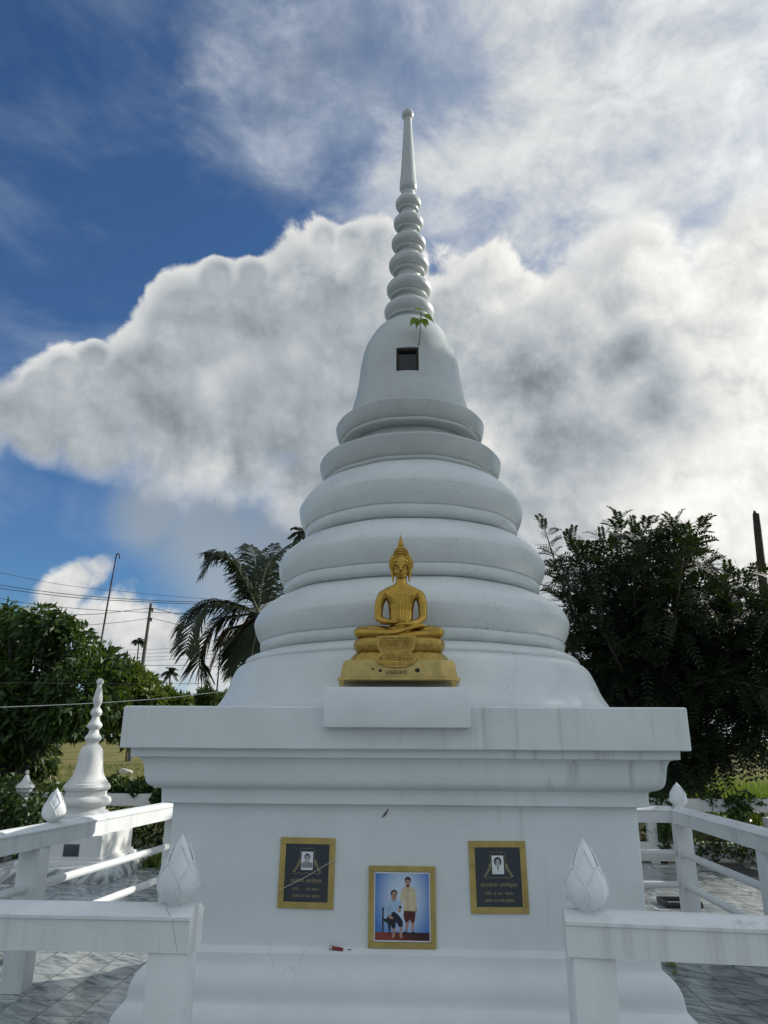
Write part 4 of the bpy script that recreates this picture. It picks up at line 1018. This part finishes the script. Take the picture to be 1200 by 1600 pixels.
# sunny shrubs trailing away behind it
cs = px_clumps([(200, 1060, 30), (225, 1075, 28), (180, 1085, 30), (215, 1100, 26), (165, 1112, 26), (190, 1120, 24), (240, 1095, 20)], 18, 0.6)
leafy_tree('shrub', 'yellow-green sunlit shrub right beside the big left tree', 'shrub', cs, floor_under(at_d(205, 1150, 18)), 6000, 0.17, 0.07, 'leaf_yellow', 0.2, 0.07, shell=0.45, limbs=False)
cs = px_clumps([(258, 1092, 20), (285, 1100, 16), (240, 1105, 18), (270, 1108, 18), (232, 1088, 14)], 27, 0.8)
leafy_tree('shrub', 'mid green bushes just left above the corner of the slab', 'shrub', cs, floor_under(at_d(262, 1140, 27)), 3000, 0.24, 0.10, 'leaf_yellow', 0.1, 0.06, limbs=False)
cs = px_clumps([(322, 1092, 17), (340, 1098, 15), (312, 1104, 14), (355, 1092, 12), (300, 1100, 9)], 30, 0.8)
leafy_tree('shrub', 'small dark bush below the palm, seen over the slab', 'shrub', cs, floor_under(at_d(325, 1140, 30)), 2600, 0.24, 0.10, 'leaf_broad', 0.1, 0.06, limbs=False)
cs = px_clumps([(178, 1148, 12), (150, 1150, 12), (205, 1146, 14), (232, 1146, 12), (190, 1140, 14), (208, 1158, 10), (196, 1160, 9), (216, 1164, 9), (226, 1156, 10), (112, 1146, 15), (90, 1148, 16), (130, 1142, 14), (70, 1148, 16), (155, 1138, 14)], 24, 0.8)
leafy_tree('shrub', 'low dark scrub at the far edge of the dry field', 'shrub', cs, floor_under(at_d(190, 1170, 24)), 2200, 0.2, 0.085, 'leaf_broad', 0.1, 0.05, limbs=False)

# feathery tree on the right: branches carrying sprays of small leaflets
def frond_quads(p, d, L, npair=9, ll=0.085, lw=0.024, droop=0.35):
    """pinnate leaf: bent rachis with paired leaflets; returns quads"""
    d = Vector(d).normalized(); s = d.cross(Vector((0, 0, 1)));
    if s.length < 0.1: s = Vector((1, 0, 0))
    s.normalize(); n = s.cross(d).normalized(); ro = rng.uniform(-0.8, 0.8); s, n = s*math.cos(ro)+n*math.sin(ro), n*math.cos(ro)-s*math.sin(ro)
    Q = []; pts = [Vector(p)+d*(L*u)-Vector((0, 0, 1))*(droop*L*u*u) for u in np.linspace(0, 1, npair+1)]
    for k in range(npair):
        a, b = pts[k], pts[k+1]; w = 0.004; Q.append([a-s*w, a+s*w, b+s*w*.7, b-s*w*.7])
        u = (k+0.6)/npair; tl = ll*(1.0-0.55*abs(u-0.45))*rng.uniform(.85, 1.15)
        for sg in (-1, 1):
            dr = (s*sg*0.9+d*0.55-Vector((0, 0, 1))*0.12+n*rng.uniform(-.2, .2)).normalized(); m = b+dr*tl*0.5; o_ = dr.cross(n).normalized()*lw*0.5
            Q.append([b, m+o_, b+dr*tl, m-o_])
    return Q
D = 12.0
ft_ = thing('feathery_tree', 'tall dark feathery-leaved tree behind the right side of the stupa', 'tree', floor_under(at_d(1020, 1240, D)))
tb = floor_under(at_d(1020, 1240, D)); fk = at_d(1010, 1120, D)
tips = [(843, 808), (858, 868), (880, 830), (905, 862), (935, 820), (968, 795), (990, 812), (1018, 802), (1035, 830), (1056, 800), (1075, 815), (1096, 803), (1070, 850), (1108, 866), (1085, 900), (1130, 905), (1166, 880),
        (1178, 893), (1150, 915), (862, 915), (868, 960), (1000, 850), (950, 870), (1200, 930), (1240, 920), (1290, 960), (1230, 1000), (900, 930), (930, 960), (1040, 900), (1120, 950), (880, 1000), (1000, 930), (1060, 960),
        (1160, 980), (1200, 1050), (900, 1060), (960, 1040), (1050, 1030), (1120, 1040), (1260, 1080), (925, 1110), (1190, 1120), (1110, 1110), (1020, 1080), (1060, 1150), (960, 1150), (910, 830), (985, 860), (1045, 850), (1090, 840), (875, 900), (1000, 820), (1060, 870), (1130, 925), (1185, 930), (915, 895), (1140, 890)]
BR, FQ = [], []
BR.append(tube([tuple(q) for q in spline([tb, tb.lerp(fk, .5)+Vector((.08, 0, 0)), fk], 4)], np.linspace(.15, .10, 9), 10))
for tx, ty in tips:
    tp = fk.lerp(at_d(tx, ty+4, D+rng.uniform(-1.5, 1.5)), 0.94); hi = tp.z > 2.6
    md_ = fk.lerp(tp, 0.5)+Vector((rng.uniform(-.25, .25), rng.uniform(-.25, .25), 0.35 if not hi else -0.1))
    sp__ = [Vector(q) for q in spline([fk-Vector((0, 0, rng.uniform(0, .5))), md_, tp], 8)]
    BR.append(tube(sp__, np.linspace(.045, .006, len(sp__)), 6))
    n = len(sp__)
    for i in range(int(n*0.28), n):
        d = (sp__[min(n-1, i+1)]-sp__[max(0, i-1)]).normalized(); last = i == n-1
        u = i/n
        for k in range(4 if u > .8 else 3):
            side = Vector(rng.normal(size=3)); side = (side-d*side.dot(d)).normalized()
            dd = d*(1.1 if last else 0.75)+side*(0.35 if last and k == 0 else 0.8)+Vector((0, 0, 0.12))
            FQ += frond_quads(sp__[i]+Vector(rng.normal(size=3))*0.02, dd, rng.uniform(.26, .44), 9, 0.10, 0.027)
# the inner mass
cs = px_clumps([(990, 930, 75), (930, 970, 60), (1050, 950, 70), (1110, 990, 70), (1000, 1010, 90), (930, 1050, 70), (1080, 1060, 90), (1160, 1040, 70), (1010, 1100, 90), (1120, 1120, 80), (1200, 1090, 80), (940, 1120, 60), (1050, 1170, 60), (1110, 1165, 40), (965, 880, 45), (1010, 860, 45), (1050, 865, 45), (915, 885, 38), (1150, 925, 40), (1085, 880, 40), (1215, 1010, 60), (1260, 1060, 80), (1200, 1140, 40), (1150, 1130, 50), (1190, 960, 50), (1245, 940, 70), (1185, 1005, 55), (1225, 1070, 60), (1290, 1000, 80)], D, 1.0)
p, d = clump_points(cs, 3400, 0.2)
for i in range(len(p)): FQ += frond_quads(p[i], Vector(d[i])*0.7+Vector(rng.normal(size=3))*0.5+Vector((0, 0, -.15)), rng.uniform(.28, .46), 8, 0.115, 0.036)
link('branches', join(*BR), 'bark', ft_, 60)
link('crown', quads(FQ), 'leaf_feather', ft_, None)
# dark bushes under it, beyond the fence
cs = px_clumps([(1000, 1200, 36), (1050, 1205, 34), (1085, 1215, 26), (1030, 1240, 20), (1090, 1180, 36), (1060, 1170, 50), (970, 1180, 50), (1000, 1160, 50)], 14.2, 0.4)
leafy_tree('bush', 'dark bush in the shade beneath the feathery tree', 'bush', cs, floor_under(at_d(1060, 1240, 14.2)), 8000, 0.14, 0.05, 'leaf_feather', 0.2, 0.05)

# a broken dead trunk
def dead():
    a = at_d(1181, 803, 15); b = at_d(1198, 960, 15.0); c_ = b+(b-a)*1.25; c_.z = -0.14
    t = thing('dead_trunk', 'bare broken dead trunk leaning at the right edge above the trees', 'trunk', c_)
    pts = [c_, b.lerp(c_, .5), b, b.lerp(a, .35), b.lerp(a, .6), b.lerp(a, .85), a]
    k = px_size(1185, 850, 15, 1)
    link('stem', tube(pts, [k*9.5, k*8.5, k*7.6, k*7.2, k*6.6, k*6.2, k*5.4], 9), 'deadwood', t, 40)
    link('broken_tip', tube([a-Vector((k*2, 0, k*2)), a+Vector((-k*1.5, 0, k*4)), a+Vector((-k*2.5, 0, k*7))], [k*3.5, k*2.4, k*0.5], 7), 'deadwood', t, 40)
dead()

# palms
def palm_frond(sp3, L, W, up=0.15, n=46, droop=0.55, start=0.14, hang=1.0):
    S_ = [Vector(q) for q in spline(sp3, 10)]; m = len(S_); Q = []
    for k in range(n):
        u = start+(1-start)*k/(n-1); i = min(m-1, int(u*(m-1))); p_ = S_[i]; d_ = (S_[min(m-1, i+1)]-S_[max(0, i-1)]).normalized()
        s_ = d_.cross(Vector((0, 0, 1)));
        if s_.length < 0.15: s_ = d_.cross(Vector((0, 1, 0)))
        s_.normalize(); n_ = s_.cross(d_)
        ll = L*(0.45+0.55*math.sin(math.pi*min(1, 0.18+u*0.82)**0.8))*rng.uniform(.85, 1.1)
        if u > .9: ll *= 0.75
        for sg in (-1, 1):
            dr = (s_*sg*rng.uniform(.55, .95)+d_*rng.uniform(.45, .75)+n_*up*rng.uniform(.4, 1.3)).normalized()
            e1 = p_+dr*ll*.5-Vector((0, 0, ll*.10*hang)); e2 = p_+dr*ll*.95-Vector((0, 0, ll*droop*hang*rng.uniform(.6, 1.1)))
            wv = (e2-p_).cross(n_).normalized()*W*.5
            Q.append([p_-wv*.6, p_+wv*.6, e1+wv, e1-wv]); Q.append([e1-wv, e1+wv, e2+wv*.15, e2-wv*.15])
    return Q, S_
def px_palm(name, label, fronds, crown, dist, L, W, trunk_to, leaf='leaf_palm', tr=0.10, dry=()):
    cb = at_d(crown[0], crown[1], dist); t = thing(name, label, 'palm tree', trunk_to)
    link('trunk', tube([tuple(q) for q in spline([trunk_to, trunk_to.lerp(cb, .5)+Vector((tr*.6, 0, 0)), cb], 6)], np.linspace(tr*1.25, tr*.85, 13), 10), 'bark', t, 60)
    for i, f in enumerate(fronds):
        dj = f[0]; pts = [cb]+[at_d(x, y, dist+dj*(k+1)/len(f[1:])) for k, (x, y) in enumerate(f[1:])]
        Q, S_ = palm_frond(pts, L*rng.uniform(.92, 1.08), W, n=66, droop=0.62)
        fo = link('frond', quads(Q), 'leaf_dry' if i in dry else leaf, t, None)
        link('midrib', tube(S_, np.linspace(.022, .004, len(S_)), 6), 'leaf_dry' if i in dry else 'stem', fo, 60)
    return t
PD = 11.0
px_palm('coconut_palm', 'large palm with drooping dark fronds just left of the stupa rings', [
    (-0.2, (386, 915), (365, 878), (338, 868), (313, 900)), (0.5, (380, 912), (350, 868), (322, 866)),
    (0.2, (372, 945), (335, 940), (300, 955), (278, 985)), (-0.6, (370, 950), (330, 945), (303, 975), (290, 1020)),
    (0.3, (372, 962), (345, 968), (322, 1000), (312, 1040), (335, 1085)), (0.0, (382, 975), (358, 985), (338, 1020), (328, 1052)),
    (0.5, (388, 985), (378, 1010), (374, 1050)), (-0.4, (400, 990), (394, 1020), (392, 1055)), (0.4, (408, 920), (420, 880), (450, 852)), (1.0, (404, 910), (412, 875), (428, 850)),
    (0.8, (398, 905), (398, 872), (390, 852)), (1.4, (420, 940), (450, 910), (480, 905)), (1.5, (415, 960), (440, 960), (460, 1000)),
    (1.2, (402, 985), (410, 1010), (412, 1050))],
    (404, 958), PD, 0.52, 0.032, floor_under(at_d(420, 1240, PD)), dry=(5,))
def star_palm(label, cx, cy, r, dist, foot, n=16):
    cb = at_d(cx, cy, dist); k = px_size(cx, cy, dist, r); b = at_d(foot[0], foot[1], dist); b = Vector((b.x, b.y, -0.14))
    t = thing('coconut_palm', label, 'palm tree', b, 'coconut palms far off beyond the field')
    link('trunk', tube([tuple(q) for q in spline([b, b.lerp(cb, .5)+Vector((k*.1, 0, 0)), cb], 6)], np.linspace(k*.10, k*.07, 13), 7), 'bark', t, 60)
    for i in range(n):
        a = 2*math.pi*(i+rng.uniform(-.2, .2))/n; el = rng.uniform(-.6, 1.2); d = Vector((math.cos(a)*math.cos(el), math.sin(a)*math.cos(el)*.8, math.sin(el)))
        Q, S_ = palm_frond([cb, cb+d*k*.5+Vector((0, 0, k*.10)), cb+d*k-Vector((0, 0, k*.28))], k*.42, k*.085, n=20)
        link('frond', quads(Q), 'leaf_palm', t, None)
star_palm('thin far coconut palm immediately left of the leaning utility pole', 217, 1003, 13, 60, (210, 1065))
star_palm('lone far coconut palm between the utility pole and the big palm', 266, 1054, 17, 55, (263, 1085))
star_palm('far coconut palm on a thin stem behind the big palm fronds', 345, 1004, 15, 50, (334, 1090))
star_palm('coconut palm crown peeping over the stupa ring above the big palm', 474, 836, 26, 17, (480, 900), 13)

# creeper along the outer fence
def creeper(label, boxes, n, L, W, group='creepers hanging on the low outer fences', leaf='leaf_vine'):
    P0 = []
    for (x0, x1, y0, y1, z0, z1, wgt) in boxes:
        m = int(n*wgt); q = rng.random((m, 3)); q[:, 2] = q[:, 2]**0.8
        P0.append(np.stack([x0+(x1-x0)*q[:, 0], y0+(y1-y0)*q[:, 1], z0+(z1-z0)*q[:, 2]+0.05*np.sin(q[:, 0]*19)], 1))
    p = np.concatenate(P0); m = len(p); along = rng.normal(size=(m, 3))*0.8+np.array([0, -0.5, -0.35])
    b = p.mean(0); t = thing('creeper', label, 'creeper', (float(b[0]), float(b[1]), 0), group)
    link('foliage', quads(leaves(p, along, L*rng.uniform(.6, 1.3, m), W*rng.uniform(.7, 1.2, m))), leaf, t, None)
    st_ = []
    for k in range(16):
        q = Vector(p[rng.integers(m)]); st_.append(tube([q, q+Vector((rng.uniform(-.3, .3), -.02, -.15)), q+Vector((rng.uniform(-.4, .4), -.04, -.35))], 0.005, 4))
    link('stems', join(*st_), 'stem', t, None)
creeper('thick dark creeper smothering the fence at far left below the tree', [(-8.5, -4.9, 10.3, 11.0, 0.35, 0.98, .4), (-8.5, -4.7, 10.2, 10.8, 0.0, 0.7, .35), (-7.2, -5.0, 9.9, 10.15, 0.05, 0.80, .35)], 5200, 0.11, 0.055)
creeper('leafy creeper along the fence top right of the small stupa', [(-4.6, -3.0, 10.70, 11.1, 0.72, 0.98, .42), (-4.4, -3.1, 10.58, 10.72, 0.80, 0.90, .06), (-3.75, -3.5, 10.54, 10.6, 0.55, 0.85, .05), (-3.32, -3.2, 10.54, 10.6, 0.6, 0.85, .025), (-4.8, -2.4, 10.9, 11.6, 0.0, 0.72, .45)], 4600, 0.095, 0.05)
creeper('creeper trailing over the right fence beams near the bright grass', [(3.1, 3.4, 10.45, 10.7, 0.68, 0.86, .03), (3.7, 4.7, 10.50, 10.75, 0.74, 0.86, .06), (4.12, 4.42, 10.5, 10.56, 0.52, 0.85, .05), (3.6, 4.7, 10.46, 10.6, 0.05, 0.32, .10), (3.2, 3.35, 10.5, 10.58, 0.15, 0.6, .04), (2.2, 8.0, 10.95, 11.6, -0.1, 0.62, .5)], 3000, 0.10, 0.045)
# weeds at the terrace edge by the little stupa
def weeds(label, c_, rx, ry, n, h):
    q = rng.normal(size=(n, 2)); base_ = np.stack([c_[0]+q[:, 0]*rx, c_[1]+q[:, 1]*ry, np.full(n, c_[2])], 1); d = rng.normal(size=(n, 3))*0.55+np.array([0, 0, 1.0]); base_[:, 2] += 0.0
    o = link('weed_clump', quads(leaves(base_, d, h*rng.uniform(.5, 1.3, n), .022*rng.uniform(.7, 1.3, n))), 'leaf_yellow', None, None, c_)
    return tag(o, label, 'weeds')
weeds('straggling green weeds growing at the tile edge beside the marble plinth', tuple(at_z(238, 1352, 0.0)), .16, .14, 420, .17)
tag(link('fallen_leaf', join(heart(at_z(1043, 1503, .01), at_z(1060, 1512, .03), .06, (0, 0, 1)), heart(at_z(1050, 1518, .006), at_z(1062, 1519, .01), .05, (0, 0, 1))), 'leaf_bodhi', None, None, at_z(1050, 1510, 0)), 'curled green leaf fallen on the wet tiles by the plinth', 'leaf')

# grass: bright tall blades to the right, dry tufts over the field
def blades(x0, x1, y0, y1, n, h, w, lean=0.3, z=-0.14):
    q = rng.random((n, 2)); b = np.stack([x0+(x1-x0)*q[:, 0], y0+(y1-y0)*q[:, 1], np.full(n, z)], 1); d = rng.normal(size=(n, 3))*lean+np.array([0, 0, 1.0])
    return leaves(b, d, h*rng.uniform(.55, 1.2, n), w*rng.uniform(.7, 1.3, n), fold=.1)
gx = at_d(1130, 1200, 15).x
tag(link('tall_grass', quads(blades(gx-.2, gx+4.5, 13.2, 17.5, 7000, 0.98, 0.022, .22)), 'blade_bright', None, None), 'bright green tall grass beyond the right fence', 'grass', kind='stuff')
tag(link('dry_grass', quads(np.concatenate([blades(-20, 0, 16, 27, 9000, 0.20, 0.02, .5), blades(-26, 2, 27, 48, 9000, 0.26, 0.03, .5)])), 'blade_dry', None, None), 'dry yellowish field grass', 'grass', kind='stuff')
rk = at_z(196, 1207, -0.05)
bm = bmesh.new(); bmesh.ops.create_icosphere(bm, subdivisions=3, radius=0.30)
for v in bm.verts:
    v.co *= 1+0.18*math.sin(v.co.x*9+v.co.y*7)*math.cos(v.co.z*11); v.co = Vector((v.co.x*1.2, v.co.y, v.co.z*.6))+rk
tag(link('rock', bm_mesh(bm), 'rock', None, 50, rk), 'pale rock lying on the dry field behind the left railing', 'rock')
for k in range(3):
    pass

# ---------------------------------------------------------------- pole, stick, overhead wires
PDi = 60.0
pt, pb_ = at_d(236, 943, PDi), at_d(219, 1066, PDi); ft2 = pb_+(pb_-pt)*0.85; ft2.z = -0.14
up_ = thing('utility_pole', 'grey concrete utility pole rising behind the left trees', 'pole', ft2)
k = px_size(230, 1000, PDi, 1)
link('shaft', tube([ft2, pb_, pt], [k*4.0, k*3.4, k*2.4], 8), 'pole', up_, 60)
for py_, px_ in ((952, 236.5), (967, 234.5)):
    c_ = at_d(px_, py_, PDi); link('insulator', tube([c_+Vector((-.02, -.15, .0)), c_+Vector((k*3.5, -.2, 0)), c_+Vector((k*3.6, -.2, -k*5))], [k*1.6, k*2.0, k*1.2], 8), 'deadwood', up_, 60)
s0, s1 = at_d(181, 872, 16), at_d(157, 1008, 16)
sk = thing('stick', 'long thin bent-tipped stick standing up out of the left tree', 'stick', s1+(s1-s0)*.8)
k2 = px_size(170, 940, 16, 1)
link('shaft', tube([tuple(q) for q in spline([s1+(s1-s0)*.8, s1, at_d(167, 950, 16), at_d(176, 900, 16), s0, at_d(182.5, 866, 16), at_d(186, 866, 16), at_d(187, 873, 16)], 5)], [k2*1.5]*15+[k2*1.1]*21, 6), 'deadwood', sk, 60)
def wire(label, pts, dist, r=0.011, m='wire', group='overhead wires on the left'):
    if not hasattr(dist, '__len__') and 30 < dist < 33: dist, r = dist*1.86, r*1.86
    elif not hasattr(dist, '__len__') and 40 < dist < 46: dist, r = dist*1.5, r*1.4
    elif dist == PDi-.1: r = r*1.86
    P0 = [at_d(x, y, dist if not hasattr(dist, '__len__') else dist[i]) for i, (x, y) in enumerate(pts)]
    P1 = [tuple(q) for q in spline(P0, 8)]
    tag(link('overhead_wire', tube(P1, r, 5), m, None, 60, P0[len(P0)//2]), label, 'wire', group)
wire('faintest topmost wire crossing the blue sky at left', [(-120, 872), (0, 895), (100, 914), (200, 925), (300, 934), (460, 944)], 32, 0.008)
wire('upper wire of the thick pair above the utility pole', [(-120, 890), (0, 914), (120, 930), (235, 938), (330, 941), (470, 942)], 31, 0.013)
wire('lower wire of the thick pair above the utility pole', [(-120, 898), (0, 919), (120, 934), (235, 941), (330, 944.5), (470, 948)], 31, 0.013)
wire('wire sagging from the far left to meet the pole top from above', [(-120, 905), (5, 936), (100, 949), (200, 955.5), (300, 958), (460, 956)], 32.5, 0.011)
wire('wire rising to the upper insulator of the pole from the tree', [(40, 956), (100, 960), (150, 959.5), (200, 954), (236, 950)], PDi-.1, 0.012)
wire('short wire dropping right from the upper insulator of the pole', [(239, 950), (262, 956), (285, 960), (330, 960)], PDi-.1, 0.013)
wire('wire reaching the lower insulator of the pole from the left', [(110, 978), (145, 976), (190, 972), (233, 966)], PDi-.1, 0.010)
wire('wire dropping right from the lower insulator of the pole', [(236, 965.5), (262, 972), (290, 978), (340, 984)], PDi-.1, 0.010)
for i, (ya, yb) in enumerate(((1014, 1011), (1020, 1016), (1026, 1021), (1031, 1028))):
    wire('one of four thin parallel far wires low behind the big palm', [(150, ya+3), (225, ya+1), (300, (ya+yb)/2), (380, yb), (450, yb-2)], 45, 0.010, group='thin far wires')
wire('lowest darkest far wire passing behind the big palm', [(150, 1037), (225, 1039.5), (300, 1040), (380, 1043), (450, 1044)], 44, 0.016)
wire('thin grey line stretched level before the left tree', [(-80, 1066), (0, 1066.5), (90, 1067.5), (190, 1068.5), (330, 1068)], 10.9, 0.003, 'pole', 'lines strung before the left tree')
wire('pale line sagging before the left tree and behind the small stupa', [(-80, 1107), (0, 1105), (100, 1101), (190, 1096), (285, 1088), (420, 1070)], 10.8, 0.0052, 'string', 'lines strung before the left tree')
